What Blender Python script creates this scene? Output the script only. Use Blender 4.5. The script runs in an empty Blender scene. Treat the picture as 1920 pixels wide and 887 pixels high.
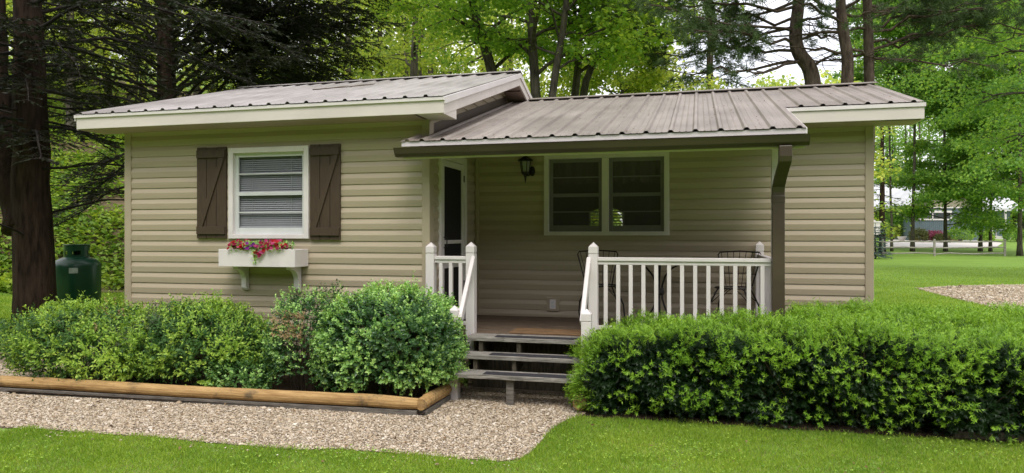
import bpy, math, random
import numpy as np
from mathutils import Vector, Matrix

# ------------------------------------------------------------------ camera, light
SC = bpy.context.scene
COL = SC.collection
TH = math.radians(14.5)
CT, ST = math.cos(TH), math.sin(TH)
F, CH = 1350.0, 1.65

cam_d = bpy.data.cameras.new('camera')
cam = bpy.data.objects.new('camera', cam_d)
COL.objects.link(cam)
cam.location = (0, 0, CH)
cam.rotation_euler = (math.radians(90), 0, TH)
cam_d.sensor_width = 36
cam_d.lens = 36 * F / 1920
cam_d.shift_y = -3.5 / 1920
cam_d.clip_start = 0.1
cam_d.clip_end = 1500
SC.camera = cam

SUN_EL, SUN_AZ = math.radians(58), math.radians(160)   # azimuth clockwise from +Y
world = bpy.data.worlds.new('World')
SC.world = world
world.use_nodes = True
wn = world.node_tree
wn.nodes.clear()
w_out = wn.nodes.new('ShaderNodeOutputWorld')
w_bg = wn.nodes.new('ShaderNodeBackground')
w_bg.inputs['Strength'].default_value = 0.132
w_sky = wn.nodes.new('ShaderNodeTexSky')
w_sky.sky_type = 'NISHITA'
w_sky.sun_disc = False
w_sky.sun_elevation = SUN_EL
w_sky.sun_rotation = SUN_AZ
w_sky.air_density = 1.0
w_sky.dust_density = 2.5
w_tc = wn.nodes.new('ShaderNodeTexCoord')
w_nz = wn.nodes.new('ShaderNodeTexNoise')
w_nz.inputs['Scale'].default_value = 2.2
w_nz.inputs['Detail'].default_value = 6
w_rp = wn.nodes.new('ShaderNodeValToRGB')
w_rp.color_ramp.elements[0].position = 0.30
w_rp.color_ramp.elements[0].color = (0.55, 0.55, 0.55, 1)
w_rp.color_ramp.elements[1].position = 0.62
w_rp.color_ramp.elements[1].color = (0.95, 0.95, 0.95, 1)
w_mx = wn.nodes.new('ShaderNodeMixRGB')
w_mx.inputs[2].default_value = (8.65, 8.45, 8.65, 1)      # thin bright cloud
wn.links.new(w_tc.outputs['Generated'], w_nz.inputs['Vector'])
wn.links.new(w_nz.outputs['Fac'], w_rp.inputs['Fac'])
wn.links.new(w_rp.outputs['Color'], w_mx.inputs[0])
wn.links.new(w_sky.outputs['Color'], w_mx.inputs[1])
wn.links.new(w_mx.outputs['Color'], w_bg.inputs['Color'])
wn.links.new(w_bg.outputs['Background'], w_out.inputs['Surface'])

sun_d = bpy.data.lights.new('sun', 'SUN')
sun_d.energy = 1.25
sun_d.angle = math.radians(24)
sun_d.color = (1.0, 0.95, 0.87)
sun = bpy.data.objects.new('sun', sun_d)
COL.objects.link(sun)
sdir = Vector((math.sin(SUN_AZ) * math.cos(SUN_EL), math.cos(SUN_AZ) * math.cos(SUN_EL), math.sin(SUN_EL)))
sun.rotation_euler = sdir.to_track_quat('Z', 'Y').to_euler()
sun.location = (0, -20, 40)

vs = SC.view_settings
vs.view_transform = 'Standard'
vs.look = 'None'
vs.gamma = 1
vs.use_curve_mapping = False
vs.exposure = 0.70
SC.render.engine = 'CYCLES'
SC.cycles.max_bounces = 7
SC.cycles.diffuse_bounces = 4
SC.cycles.glossy_bounces = 3
SC.cycles.transmission_bounces = 4
SC.cycles.transparent_max_bounces = 10
SC.cycles.use_denoising = True
SC.cycles.caustics_reflective = False
SC.cycles.caustics_refractive = False

# ------------------------------------------------------------------ point helpers
def ray(u, v):
    a = (u - 960) / F
    return np.array([CT * a - ST, ST * a + CT, (440 - v) / F])
def at_depth(u, v, t):
    r = ray(u, v) * t
    return np.array([r[0], r[1], CH + r[2]])
def at_ground(u, v, z=0.0):
    r = ray(u, v)
    return at_depth(u, v, (z - CH) / r[2])
def at_wall(u, v, Y):
    r = ray(u, v)
    return at_depth(u, v, Y / r[1])

# ------------------------------------------------------------------ objects
ORIGIN = {}
def tag(o, label=None, cat=None, group=None, kind=None):
    if label: o['label'] = label
    if cat: o['category'] = cat
    if group: o['group'] = group
    if kind: o['kind'] = kind
    return o
def thing(name, label, cat, loc=(0, 0, 0), group=None, rz=0.0):
    o = bpy.data.objects.new(name, None)
    COL.objects.link(o)
    o.empty_display_size = 0.2
    o.location = loc
    o.rotation_euler = (0, 0, rz)
    ORIGIN[o.name] = np.zeros(3) if rz else np.array(loc, float)
    return tag(o, label, cat, group)
def copy_tree(root, loc, rz=0.0, label=None, scale=None):
    r = root.copy()
    COL.objects.link(r)
    r.location = loc
    r.rotation_euler = (0, 0, rz)
    if scale: r.scale = scale
    if label: r['label'] = label
    for ch in list(root.children):
        c_ = ch.copy()
        COL.objects.link(c_)
        c_.parent = r
        for g in list(ch.children):
            d_ = g.copy()
            COL.objects.link(d_)
            d_.parent = c_
    return r
def make_mesh(name, V, quads=None, tris=None, loops=None, smooth=False):
    me = bpy.data.meshes.new(name)
    V = np.asarray(V, np.float32)
    parts, sizes = [], []
    if quads is not None and len(quads):
        q = np.asarray(quads, np.int32); parts.append(q.ravel()); sizes.append(np.full(len(q), 4, np.int32))
    if tris is not None and len(tris):
        q = np.asarray(tris, np.int32); parts.append(q.ravel()); sizes.append(np.full(len(q), 3, np.int32))
    if loops:
        for l in loops:
            parts.append(np.asarray(l, np.int32)); sizes.append(np.array([len(l)], np.int32))
    idx = np.concatenate(parts); sz = np.concatenate(sizes)
    me.vertices.add(len(V)); me.vertices.foreach_set('co', V.ravel())
    me.loops.add(len(idx)); me.loops.foreach_set('vertex_index', idx)
    me.polygons.add(len(sz))
    st = np.zeros(len(sz), np.int32); st[1:] = np.cumsum(sz)[:-1]
    me.polygons.foreach_set('loop_start', st)
    me.polygons.foreach_set('loop_total', sz)
    me.polygons.foreach_set('use_smooth', np.full(len(sz), bool(smooth)))
    me.update(calc_edges=True)
    return me
def link_mesh(name, me, mat, parent=None, loc=None):
    o = bpy.data.objects.new(name, me)
    COL.objects.link(o)
    if mat: me.materials.append(mat)
    if parent is not None: o.parent = parent
    if loc is not None: o.location = loc
    return o

class MB:
    """collects shapes, builds ONE mesh object"""
    def __init__(s): s.v = []; s.f = []
    def add(s, V, Fs):
        n = len(s.v); s.v.extend([tuple(map(float, p)) for p in V]); s.f.extend([tuple(i + n for i in f) for f in Fs]); return s
    def box(s, x0, x1, y0, y1, z0, z1):
        V = [(x0,y0,z0),(x1,y0,z0),(x1,y1,z0),(x0,y1,z0),(x0,y0,z1),(x1,y0,z1),(x1,y1,z1),(x0,y1,z1)]
        return s.add(V, [(3,2,1,0),(4,5,6,7),(0,1,5,4),(1,2,6,5),(2,3,7,6),(3,0,4,7)])
    def obox(s, p, q, w, h, up=(0, 0, 1)):
        """box running from p to q, w wide, h high"""
        p = np.array(p, float); q = np.array(q, float); d = q - p; d /= np.linalg.norm(d)
        r = np.cross(d, up); r /= np.linalg.norm(r); n = np.cross(r, d)
        V = []
        for e in (p, q):
            for a, b in ((-1,-1),(1,-1),(1,1),(-1,1)):
                V.append(e + r * a * w / 2 + n * b * h / 2)
        return s.add(V, [(0,1,2,3),(7,6,5,4),(0,4,5,1),(1,5,6,2),(2,6,7,3),(3,7,4,0)])
    def prism(s, poly, axis, a0, a1):
        """poly of 2D points; axis 0: (y,z) along x; 1: (x,z) along y; 2: (x,y) along z"""
        def pt(p, a):
            return {0: (a, p[0], p[1]), 1: (p[0], a, p[1]), 2: (p[0], p[1], a)}[axis]
        n = len(poly)
        V = [pt(p, a0) for p in poly] + [pt(p, a1) for p in poly]
        Fs = [tuple(range(n)), tuple(range(2 * n - 1, n - 1, -1))]
        for i in range(n):
            j = (i + 1) % n
            Fs.append((i, i + n, j + n, j))
        return s.add(V, Fs)
    def tube(s, path, rad, n=8, cap=True):
        path = np.asarray(path, float); k = len(path)
        rad = np.broadcast_to(np.asarray(rad, float), (k,))
        tg = np.gradient(path, axis=0); tg /= np.linalg.norm(tg, axis=1)[:, None] + 1e-12
        ref = np.array([0, 0, 1.0]) if abs(tg[0][2]) < 0.9 else np.array([1.0, 0, 0])
        V = []
        r = np.cross(tg[0], ref); r /= np.linalg.norm(r)
        for i in range(k):
            r = r - tg[i] * np.dot(r, tg[i]); r /= np.linalg.norm(r) + 1e-12
            b = np.cross(tg[i], r)
            for j in range(n):
                a = 2 * math.pi * j / n
                V.append(path[i] + rad[i] * (math.cos(a) * r + math.sin(a) * b))
        Fs = []
        for i in range(k - 1):
            for j in range(n):
                Fs.append((i*n+j, i*n+(j+1)%n, (i+1)*n+(j+1)%n, (i+1)*n+j))
        if cap:
            Fs.append(tuple(range(n - 1, -1, -1))); Fs.append(tuple(range((k-1)*n, k*n)))
        return s.add(V, Fs)
    def lathe(s, prof, cx, cy, n=24):
        V = []; Fs = []
        for r, z in prof:
            for j in range(n):
                a = 2 * math.pi * j / n
                V.append((cx + r * math.cos(a), cy + r * math.sin(a), z))
        for i in range(len(prof) - 1):
            for j in range(n):
                Fs.append((i*n+j, i*n+(j+1)%n, (i+1)*n+(j+1)%n, (i+1)*n+j))
        Fs.append(tuple(range(n - 1, -1, -1))); Fs.append(tuple(range((len(prof)-1)*n, len(prof)*n)))
        return s.add(V, Fs)
    def build(s, name, mat, parent=None, smooth=False, bevel=0.0, org=None):
        V = np.array(s.v, float)
        p = parent
        base = np.zeros(3)
        if p is not None:
            base = ORIGIN.get(p.name, np.zeros(3))
        elif org is not None:
            base = np.array(org, float)
        me = make_mesh(name, V - base, loops=s.f, smooth=smooth)
        o = link_mesh(name, me, mat, parent, None if p is not None else tuple(base))
        ORIGIN[o.name] = base
        if bevel:
            m = o.modifiers.new('bevel', 'BEVEL'); m.width = bevel; m.segments = 2; m.limit_method = 'ANGLE'
        return o

# ------------------------------------------------------------------ materials
def new_mat(name):
    m = bpy.data.materials.new(name); m.use_nodes = True
    nt = m.node_tree; nt.nodes.clear()
    out = nt.nodes.new('ShaderNodeOutputMaterial')
    return m, nt, out
def nd(nt, typ, **kw):
    n = nt.nodes.new(typ)
    for k, v in kw.items():
        if k in n.inputs: n.inputs[k].default_value = v
        else: setattr(n, k, v)
    return n
def ramp(nt, stops):
    r = nt.nodes.new('ShaderNodeValToRGB')
    e = r.color_ramp.elements
    while len(e) < len(stops): e.new(0.5)
    for i, (p, c) in enumerate(stops):
        e[i].position = p; e[i].color = (*c, 1)
    return r
def surf(name, col, rough=0.6, var=0.15, scale=8.0, stretch=(1, 1, 1), bump=0.0, bscale=60.0, spec=0.4, col2=None, metal=0.0, stain=None):
    """painted / weathered surface: base colour broken up by two noises, with bump"""
    m, nt, out = new_mat(name)
    L = nt.links
    b = nd(nt, 'ShaderNodeBsdfPrincipled', Roughness=rough, Metallic=metal)
    b.inputs['Specular IOR Level'].default_value = spec
    tc = nd(nt, 'ShaderNodeTexCoord'); mp = nd(nt, 'ShaderNodeMapping')
    mp.inputs['Scale'].default_value = stretch
    L.new(tc.outputs['Object'], mp.inputs['Vector'])
    nz = nd(nt, 'ShaderNodeTexNoise', Scale=scale, Detail=6.0, Roughness=0.6)
    L.new(mp.outputs['Vector'], nz.inputs['Vector'])
    c = np.array(col); c2 = np.array(col2) if col2 else c * (1 - var * 1.6)
    rp = ramp(nt, [(0.28, c2), (0.72, np.minimum(c * (1 + var * 0.6), 0.95))])
    L.new(nz.outputs['Fac'], rp.inputs['Fac'])
    colout = rp.outputs['Color']
    if stain:
        n2 = nd(nt, 'ShaderNodeTexNoise', Scale=stain[1], Detail=8.0, Roughness=0.7)
        L.new(tc.outputs['Object'], n2.inputs['Vector'])
        r2 = ramp(nt, [(stain[2], (0, 0, 0)), (stain[2] + 0.12, (1, 1, 1))])
        L.new(n2.outputs['Fac'], r2.inputs['Fac'])
        mx = nd(nt, 'ShaderNodeMixRGB'); mx.inputs[2].default_value = (*stain[0], 1)
        L.new(r2.outputs['Color'], mx.inputs[0]); L.new(colout, mx.inputs[1])
        colout = mx.outputs['Color']
    L.new(colout, b.inputs['Base Color'])
    if bump:
        n3 = nd(nt, 'ShaderNodeTexNoise', Scale=bscale, Detail=4.0)
        L.new(mp.outputs['Vector'], n3.inputs['Vector'])
        bp = nd(nt, 'ShaderNodeBump', Strength=bump, Distance=0.02)
        L.new(n3.outputs['Fac'], bp.inputs['Height']); L.new(bp.outputs['Normal'], b.inputs['Normal'])
    L.new(b.outputs['BSDF'], out.inputs['Surface'])
    return m
def leaf_mat(name, cols, trans=0.4, rough=0.5, patch=0.6, gloss=0.25, tcol=None):
    """leaf: colour picked per leaf, light passes through it"""
    m, nt, out = new_mat(name); L = nt.links
    g = nd(nt, 'ShaderNodeNewGeometry')
    tc = nd(nt, 'ShaderNodeTexCoord')
    nz = nd(nt, 'ShaderNodeTexNoise', Scale=patch, Detail=3.0)
    L.new(tc.outputs['Object'], nz.inputs['Vector'])
    ad = nd(nt, 'ShaderNodeMath', operation='MULTIPLY_ADD'); ad.inputs[1].default_value = 0.85; ad.inputs[2].default_value = -0.18
    L.new(nz.outputs['Fac'], ad.inputs[0])
    a2 = nd(nt, 'ShaderNodeMath', operation='MULTIPLY_ADD'); a2.inputs[1].default_value = 0.55
    L.new(g.outputs['Random Per Island'], a2.inputs[0]); L.new(ad.outputs[0], a2.inputs[2])
    n = len(cols)
    rp = ramp(nt, [(0.08 + 0.84 * i / (n - 1), c) for i, c in enumerate(cols)])
    L.new(a2.outputs[0], rp.inputs['Fac'])
    b = nd(nt, 'ShaderNodeBsdfPrincipled', Roughness=rough)
    b.inputs['Specular IOR Level'].default_value = gloss
    L.new(rp.outputs['Color'], b.inputs['Base Color'])
    t = nd(nt, 'ShaderNodeBsdfTranslucent')
    hs = nd(nt, 'ShaderNodeMixRGB', blend_type='MULTIPLY'); hs.inputs[0].default_value = 1.0
    hs.inputs[2].default_value = (*(tcol or (1.45, 1.32, 0.75)), 1)
    L.new(rp.outputs['Color'], hs.inputs[1]); L.new(hs.outputs['Color'], t.inputs['Color'])
    mx = nd(nt, 'ShaderNodeMixShader'); mx.inputs[0].default_value = trans
    L.new(b.outputs['BSDF'], mx.inputs[1]); L.new(t.outputs['BSDF'], mx.inputs[2])
    L.new(mx.outputs['Shader'], out.inputs['Surface'])
    return m
def island_mat(name, cols, rough=0.8, spec=0.25):
    m, nt, out = new_mat(name); L = nt.links
    g = nd(nt, 'ShaderNodeNewGeometry')
    rp = ramp(nt, [(i / max(1, len(cols) - 1), c) for i, c in enumerate(cols)])
    L.new(g.outputs['Random Per Island'], rp.inputs['Fac'])
    b = nd(nt, 'ShaderNodeBsdfPrincipled', Roughness=rough)
    b.inputs['Specular IOR Level'].default_value = spec
    L.new(rp.outputs['Color'], b.inputs['Base Color'])
    L.new(b.outputs['BSDF'], out.inputs['Surface'])
    return m
def glass_mat(name, tint=(0.9, 0.93, 0.92), boost=0.0):
    m, nt, out = new_mat(name); L = nt.links
    t = nd(nt, 'ShaderNodeBsdfTransparent'); t.inputs['Color'].default_value = (*tint, 1)
    g = nd(nt, 'ShaderNodeBsdfGlossy', Roughness=0.015)
    fr = nd(nt, 'ShaderNodeLayerWeight', Blend=0.5)     # works from both sides of the pane
    pw = nd(nt, 'ShaderNodeMath', operation='POWER'); pw.inputs[1].default_value = 5.0
    L.new(fr.outputs['Facing'], pw.inputs[0])
    ad = nd(nt, 'ShaderNodeMath', operation='MULTIPLY_ADD'); ad.inputs[1].default_value = 0.9; ad.inputs[2].default_value = 0.05 + boost
    L.new(pw.outputs[0], ad.inputs[0])
    mx = nd(nt, 'ShaderNodeMixShader')
    L.new(ad.outputs[0], mx.inputs[0]); L.new(t.outputs['BSDF'], mx.inputs[1]); L.new(g.outputs['BSDF'], mx.inputs[2])
    L.new(mx.outputs['Shader'], out.inputs['Surface'])
    return m

M = {}
M['siding'] = surf('tan_vinyl_siding', (0.43, 0.362, 0.262), 0.45, 0.07, 3.0, (0.25, 1, 5), 0.03, 200, 0.35)
M['trim_tan'] = surf('tan_trim', (0.41, 0.345, 0.252), 0.5, 0.07, 4.0)
M['white'] = surf('white_paint', (0.74, 0.69, 0.69), 0.45, 0.06, 5.0, (1, 1, 1), 0.03, 90, 0.4)
M['fascia'] = surf('white_fascia', (0.68, 0.62, 0.585), 0.5, 0.08, 4.0, (0.3, 1, 1), 0, 1, 0.3)
M['soffit'] = surf('soffit_vinyl', (0.43, 0.325, 0.30), 0.6, 0.06, 4.0)
M['brown'] = surf('brown_paint', (0.070, 0.047, 0.031), 0.55, 0.18, 14.0, (4, 4, 0.5), 0.12, 60, 0.35)
M['gutter'] = surf('brown_gutter_paint', (0.075, 0.055, 0.038), 0.38, 0.2, 3.0, (0.4, 1, 1), 0, 1, 0.5)
M['sash'] = surf('grey_white_sash', (0.62, 0.64, 0.64), 0.5, 0.06, 5.0)
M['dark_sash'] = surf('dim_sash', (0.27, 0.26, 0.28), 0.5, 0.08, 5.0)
M['blind'] = surf('blind_slat', (0.52, 0.51, 0.55), 0.5, 0.05, 6.0)
M['glass'] = glass_mat('window_glass', (0.80, 0.82, 0.82), 0.02)
M['screen'] = surf('dark_insect_screen', (0.012, 0.010, 0.012), 0.8, 0.2, 40.0)
M['room'] = surf('dim_room_paint', (0.10, 0.09, 0.08), 0.9, 0.1, 3.0)
M['curtain'] = surf('curtain_cloth', (0.13, 0.10, 0.11), 0.9, 0.3, 9.0, (6, 1, 0.2))
M['deck'] = surf('weathered_deck', (0.17, 0.125, 0.09), 0.75, 0.4, 6.0, (1, 8, 1), 0.2, 30, 0.2)
M['mat'] = surf('worn_brown_board', (0.23, 0.14, 0.075), 0.85, 0.35, 5.0, (1, 5, 1), 0.2, 60, 0.15)
M['tread'] = surf('weathered_grey_tread', (0.33, 0.31, 0.28), 0.85, 0.45, 9.0, (0.6, 7, 7), 0.35, 25, 0.15, stain=((0.10, 0.10, 0.075), 7.0, 0.56))
M['strut'] = surf('dim_timber', (0.11, 0.095, 0.07), 0.9, 0.4, 9.0, (5, 5, 1), 0.2, 30, 0.15)
M['grip'] = surf('grip_tape', (0.045, 0.043, 0.05), 0.9, 0.3, 30.0, (1, 1, 1), 0.3, 300, 0.25)
M['iron'] = surf('black_wrought_iron', (0.022, 0.018, 0.016), 0.5, 0.3, 20.0)
M['lamp_glass'] = surf('frosted_lamp_glass', (0.25, 0.25, 0.24), 0.25, 0.2, 8.0)
M['tank'] = surf('green_tank_paint', (0.008, 0.060, 0.030), 0.32, 0.15, 4.0, (1, 1, 1), 0.02, 30, 0.5, stain=((0.02, 0.06, 0.035), 3.0, 0.62))
M['tank_dark'] = surf('dark_green_fitting', (0.008, 0.04, 0.022), 0.5, 0.2, 8.0)
M['placard'] = surf('grey_placard', (0.45, 0.50, 0.48), 0.5, 0.2, 12.0)
M['log'] = surf('peeled_log', (0.47, 0.31, 0.135), 0.7, 0.3, 4.0, (1.0, 9, 9), 0.3, 25, 0.25, col2=(0.27, 0.15, 0.055), stain=((0.15, 0.11, 0.06), 4.5, 0.55))
M['log_end'] = surf('log_end_grain', (0.36, 0.22, 0.09), 0.8, 0.3, 20.0)
M['tie'] = surf('grey_timber', (0.19, 0.175, 0.155), 0.9, 0.35, 6.0, (1, 8, 8), 0.3, 30, 0.1)
M['mulch'] = surf('bed_mulch', (0.075, 0.052, 0.036), 0.95, 0.6, 25.0, (1, 1, 1), 0.8, 70, 0.1)
M['gravel_base'] = surf('gravel_bed', (0.36, 0.295, 0.215), 0.95, 0.5, 60.0, (1, 1, 1), 0.8, 120, 0.1)
M['pebble'] = island_mat('pebbles', [(0.20, 0.145, 0.095), (0.42, 0.33, 0.22), (0.52, 0.425, 0.31), (0.29, 0.225, 0.16), (0.62, 0.54, 0.43), (0.45, 0.365, 0.27), (0.70, 0.65, 0.57)], 0.8)
M['bark_dark'] = surf('dark_bark', (0.050, 0.033, 0.025), 0.95, 0.5, 5.0, (3, 3, 0.5), 0.9, 14, 0.1)
M['bark_limb'] = surf('dark_limb_bark', (0.024, 0.018, 0.014), 0.95, 0.4, 5.0)
M['bark_grey'] = surf('grey_bark', (0.12, 0.105, 0.085), 0.95, 0.5, 4.0, (3, 3, 0.6), 0.8, 14, 0.1)
M['bark_pine'] = surf('pine_bark', (0.105, 0.080, 0.062), 0.95, 0.5, 5.0, (2.5, 2.5, 0.7), 1.0, 11, 0.1)
M['twig'] = surf('twig_bark', (0.10, 0.075, 0.05), 0.95, 0.4, 6.0)
M['soil_dark'] = surf('earth', (0.05, 0.04, 0.03), 0.95, 0.5, 8.0)
M['leaf_maple'] = leaf_mat('maple_leaf', [(0.119, 0.233, 0.059), (0.202, 0.371, 0.070), (0.334, 0.517, 0.093), (0.570, 0.688, 0.114)], 0.5, patch=0.35)
M['leaf_wood'] = leaf_mat('wood_leaf', [(0.122, 0.219, 0.063), (0.267, 0.383, 0.095), (0.462, 0.555, 0.126), (0.681, 0.690, 0.192)], 0.55, patch=0.14)
M['leaf_right'] = leaf_mat('hanging_leaf', [(0.072, 0.168, 0.044), (0.129, 0.274, 0.061), (0.224, 0.394, 0.074), (0.377, 0.543, 0.090)], 0.5, patch=0.35)
M['needle_dark'] = leaf_mat('dark_needle', [(0.012, 0.011, 0.007), (0.018, 0.020, 0.011), (0.024, 0.034, 0.016), (0.040, 0.066, 0.030)], 0.15, patch=0.5, tcol=(1.2, 1.2, 0.7))
M['needle_pine'] = leaf_mat('pine_needle', [(0.030, 0.058, 0.023), (0.054, 0.098, 0.034), (0.088, 0.143, 0.049), (0.121, 0.182, 0.072)], 0.25, patch=0.5, tcol=(1.2, 1.2, 0.7))
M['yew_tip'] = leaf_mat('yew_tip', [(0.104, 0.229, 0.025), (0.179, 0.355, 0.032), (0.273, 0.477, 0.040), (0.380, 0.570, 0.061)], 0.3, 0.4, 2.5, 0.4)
M['yew_old'] = leaf_mat('yew_old', [(0.006, 0.021, 0.005), (0.010, 0.035, 0.007), (0.018, 0.053, 0.009)], 0.2, 0.4, 2.0, 0.4)  # old needles, darkened further for the shade in the hedge front
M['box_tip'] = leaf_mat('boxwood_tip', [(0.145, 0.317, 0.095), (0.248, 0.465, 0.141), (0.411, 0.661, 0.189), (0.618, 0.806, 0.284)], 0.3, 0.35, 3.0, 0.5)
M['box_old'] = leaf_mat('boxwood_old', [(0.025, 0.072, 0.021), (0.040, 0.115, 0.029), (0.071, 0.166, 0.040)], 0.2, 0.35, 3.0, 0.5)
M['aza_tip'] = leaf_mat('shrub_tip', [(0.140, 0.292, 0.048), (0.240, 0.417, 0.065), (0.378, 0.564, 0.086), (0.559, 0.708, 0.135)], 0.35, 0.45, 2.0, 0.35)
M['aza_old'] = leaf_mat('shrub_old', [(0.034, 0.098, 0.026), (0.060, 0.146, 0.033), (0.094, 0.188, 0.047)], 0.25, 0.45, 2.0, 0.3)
M['aza_grey'] = leaf_mat('shrub_greyed', [(0.098, 0.135, 0.077), (0.154, 0.189, 0.119), (0.224, 0.230, 0.154)], 0.3, 0.5, 2.0, 0.2)
M['rust'] = leaf_mat('withered_leaf', [(0.30, 0.20, 0.10), (0.44, 0.31, 0.17), (0.56, 0.42, 0.26)], 0.3, 0.6, 3.0, 0.2, (1.1, 1.0, 0.8))
M['grass'] = leaf_mat('grass_blade', [(0.117, 0.228, 0.025), (0.194, 0.328, 0.033), (0.298, 0.438, 0.046), (0.439, 0.523, 0.095)], 0.35, 0.45, 1.2, 0.3)
M['ivy'] = leaf_mat('bank_leaf', [(0.073, 0.161, 0.026), (0.145, 0.274, 0.038), (0.266, 0.397, 0.053), (0.413, 0.531, 0.074)], 0.35, 0.5, 0.5, 0.3)
M['dry_blade'] = leaf_mat('dry_grass_blade', [(0.16, 0.22, 0.04), (0.25, 0.27, 0.08), (0.34, 0.31, 0.14)], 0.3, 0.5, 1.2, 0.3)
# ------------------------------------------------------------------ terrain
def sm(x): 
    x = np.clip(x, 0, 1); return x * x * (3 - 2 * x)
def terrain(x, y):
    x = np.asarray(x, float); y = np.asarray(y, float)
    q = -0.75 * x + 0.66 * y - 23.0
    h = np.maximum(0, q); h = 0.52 * h * sm(h / 4.0)
    h = 26 * (1 - np.exp(-h / 26))
    h = h * sm((-0.10 * y - x) / 10 + 0.2)
    t = -ST * x + CT * y
    far = 0.045 * np.maximum(0, t - 56) * sm((x + 0.05 * y) / 8)
    return h + np.minimum(far, 3.0)
def ground_material():
    m, nt, out = new_mat('lawn_ground'); L = nt.links
    tc = nd(nt, 'ShaderNodeTexCoord')
    b = nd(nt, 'ShaderNodeBsdfPrincipled', Roughness=0.9); b.inputs['Specular IOR Level'].default_value = 0.15
    n1 = nd(nt, 'ShaderNodeTexNoise', Scale=0.35, Detail=5.0); n2 = nd(nt, 'ShaderNodeTexNoise', Scale=45.0, Detail=4.0)
    mp = nd(nt, 'ShaderNodeMapping'); mp.inputs['Rotation'].default_value = (0, 0, -0.35); mp.inputs['Scale'].default_value = (0.12, 1.0, 1)
    n3 = nd(nt, 'ShaderNodeTexNoise', Scale=1.3, Detail=3.0)
    L.new(tc.outputs['Object'], n1.inputs['Vector']); L.new(tc.outputs['Object'], n2.inputs['Vector'])
    L.new(tc.outputs['Object'], mp.inputs['Vector']); L.new(mp.outputs['Vector'], n3.inputs['Vector'])
    r1 = ramp(nt, [(0.3, (0.11, 0.20, 0.034)), (0.55, (0.18, 0.295, 0.05)), (0.75, (0.26, 0.37, 0.085))])
    mul = nd(nt, 'ShaderNodeMath', operation='MULTIPLY_ADD'); mul.inputs[1].default_value = 0.35
    m3 = nd(nt, 'ShaderNodeMath', operation='MULTIPLY_ADD'); m3.inputs[1].default_value = 0.35
    L.new(n3.outputs['Fac'], m3.inputs[0]); 
    m1 = nd(nt, 'ShaderNodeMath', operation='MULTIPLY'); m1.inputs[1].default_value = 0.35
    L.new(n1.outputs['Fac'], m1.inputs[0]); L.new(m1.outputs[0], m3.inputs[2])
    L.new(n2.outputs['Fac'], mul.inputs[0]); L.new(m3.outputs[0], mul.inputs[2])
    L.new(mul.outputs[0], r1.inputs['Fac'])
    L.new(r1.outputs['Color'], b.inputs['Base Color'])
    bp = nd(nt, 'ShaderNodeBump', Strength=0.6, Distance=0.05); L.new(n2.outputs['Fac'], bp.inputs['Height']); L.new(bp.outputs['Normal'], b.inputs['Normal'])
    L.new(b.outputs['BSDF'], out.inputs['Surface'])
    return m
M['lawn'] = ground_material()
def build_ground():
    n = 150
    s_ = np.linspace(-1, 1, n)
    ax = 12 * np.sinh(s_ * 4.2) / np.sinh(1) * 0.62 / 1.0
    ax = ax / ax.max() * 400
    X, Y = np.meshgrid(ax, ax + 12)
    Z = terrain(X, Y)
    V = np.stack([X.ravel(), Y.ravel(), Z.ravel()], 1)
    i = np.arange(n * n).reshape(n, n)
    Q = np.stack([i[:-1, :-1], i[:-1, 1:], i[1:, 1:], i[1:, :-1]], -1).reshape(-1, 4)
    o = link_mesh('ground', make_mesh('ground', V, quads=Q, smooth=True), M['lawn'])
    o['kind'] = 'structure'
build_ground()
def sheet(name, pts, z, mat, kind='structure'):
    from mathutils.geometry import tessellate_polygon
    vs_ = [Vector((p[0], p[1], 0)) for p in pts]
    tri = tessellate_polygon([vs_])
    V = [(p[0], p[1], z) for p in pts]
    T = []
    for t in tri:
        a, b_, c_ = [np.array(V[i]) for i in t]
        T.append(t if np.cross(b_ - a, c_ - a)[2] > 0 else t[::-1])
    o = link_mesh(name, make_mesh(name, V, tris=T), mat)
    o['kind'] = kind
    return o
def inside(poly, x, y):
    poly = np.asarray(poly); r = np.zeros(len(x), bool); n = len(poly)
    for i in range(n):
        x0, y0 = poly[i][:2]; x1, y1 = poly[(i + 1) % n][:2]
        c_ = ((y0 > y) != (y1 > y)) & (x < (x1 - x0) * (y - y0) / (y1 - y0 + 1e-12) + x0)
        r ^= c_
    return r

# ------------------------------------------------------------------ cottage numbers
Y1, Y2, YB = 7.37, 9.05, 13.2           # front block wall, porch wall, rear wall
XL, XC, XR = -6.77, -2.85, 1.92         # left corner, inside corner, right corner
ZS, ZE = 0.31, 2.92                     # bottom of siding, eave soffit
DK = 0.60                               # deck height
E = 0.127

house = thing('cottage', 'small tan vinyl-sided cottage with grey metal roofs and a front porch', 'house', (-2.4, 10.0, 0.0))

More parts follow.
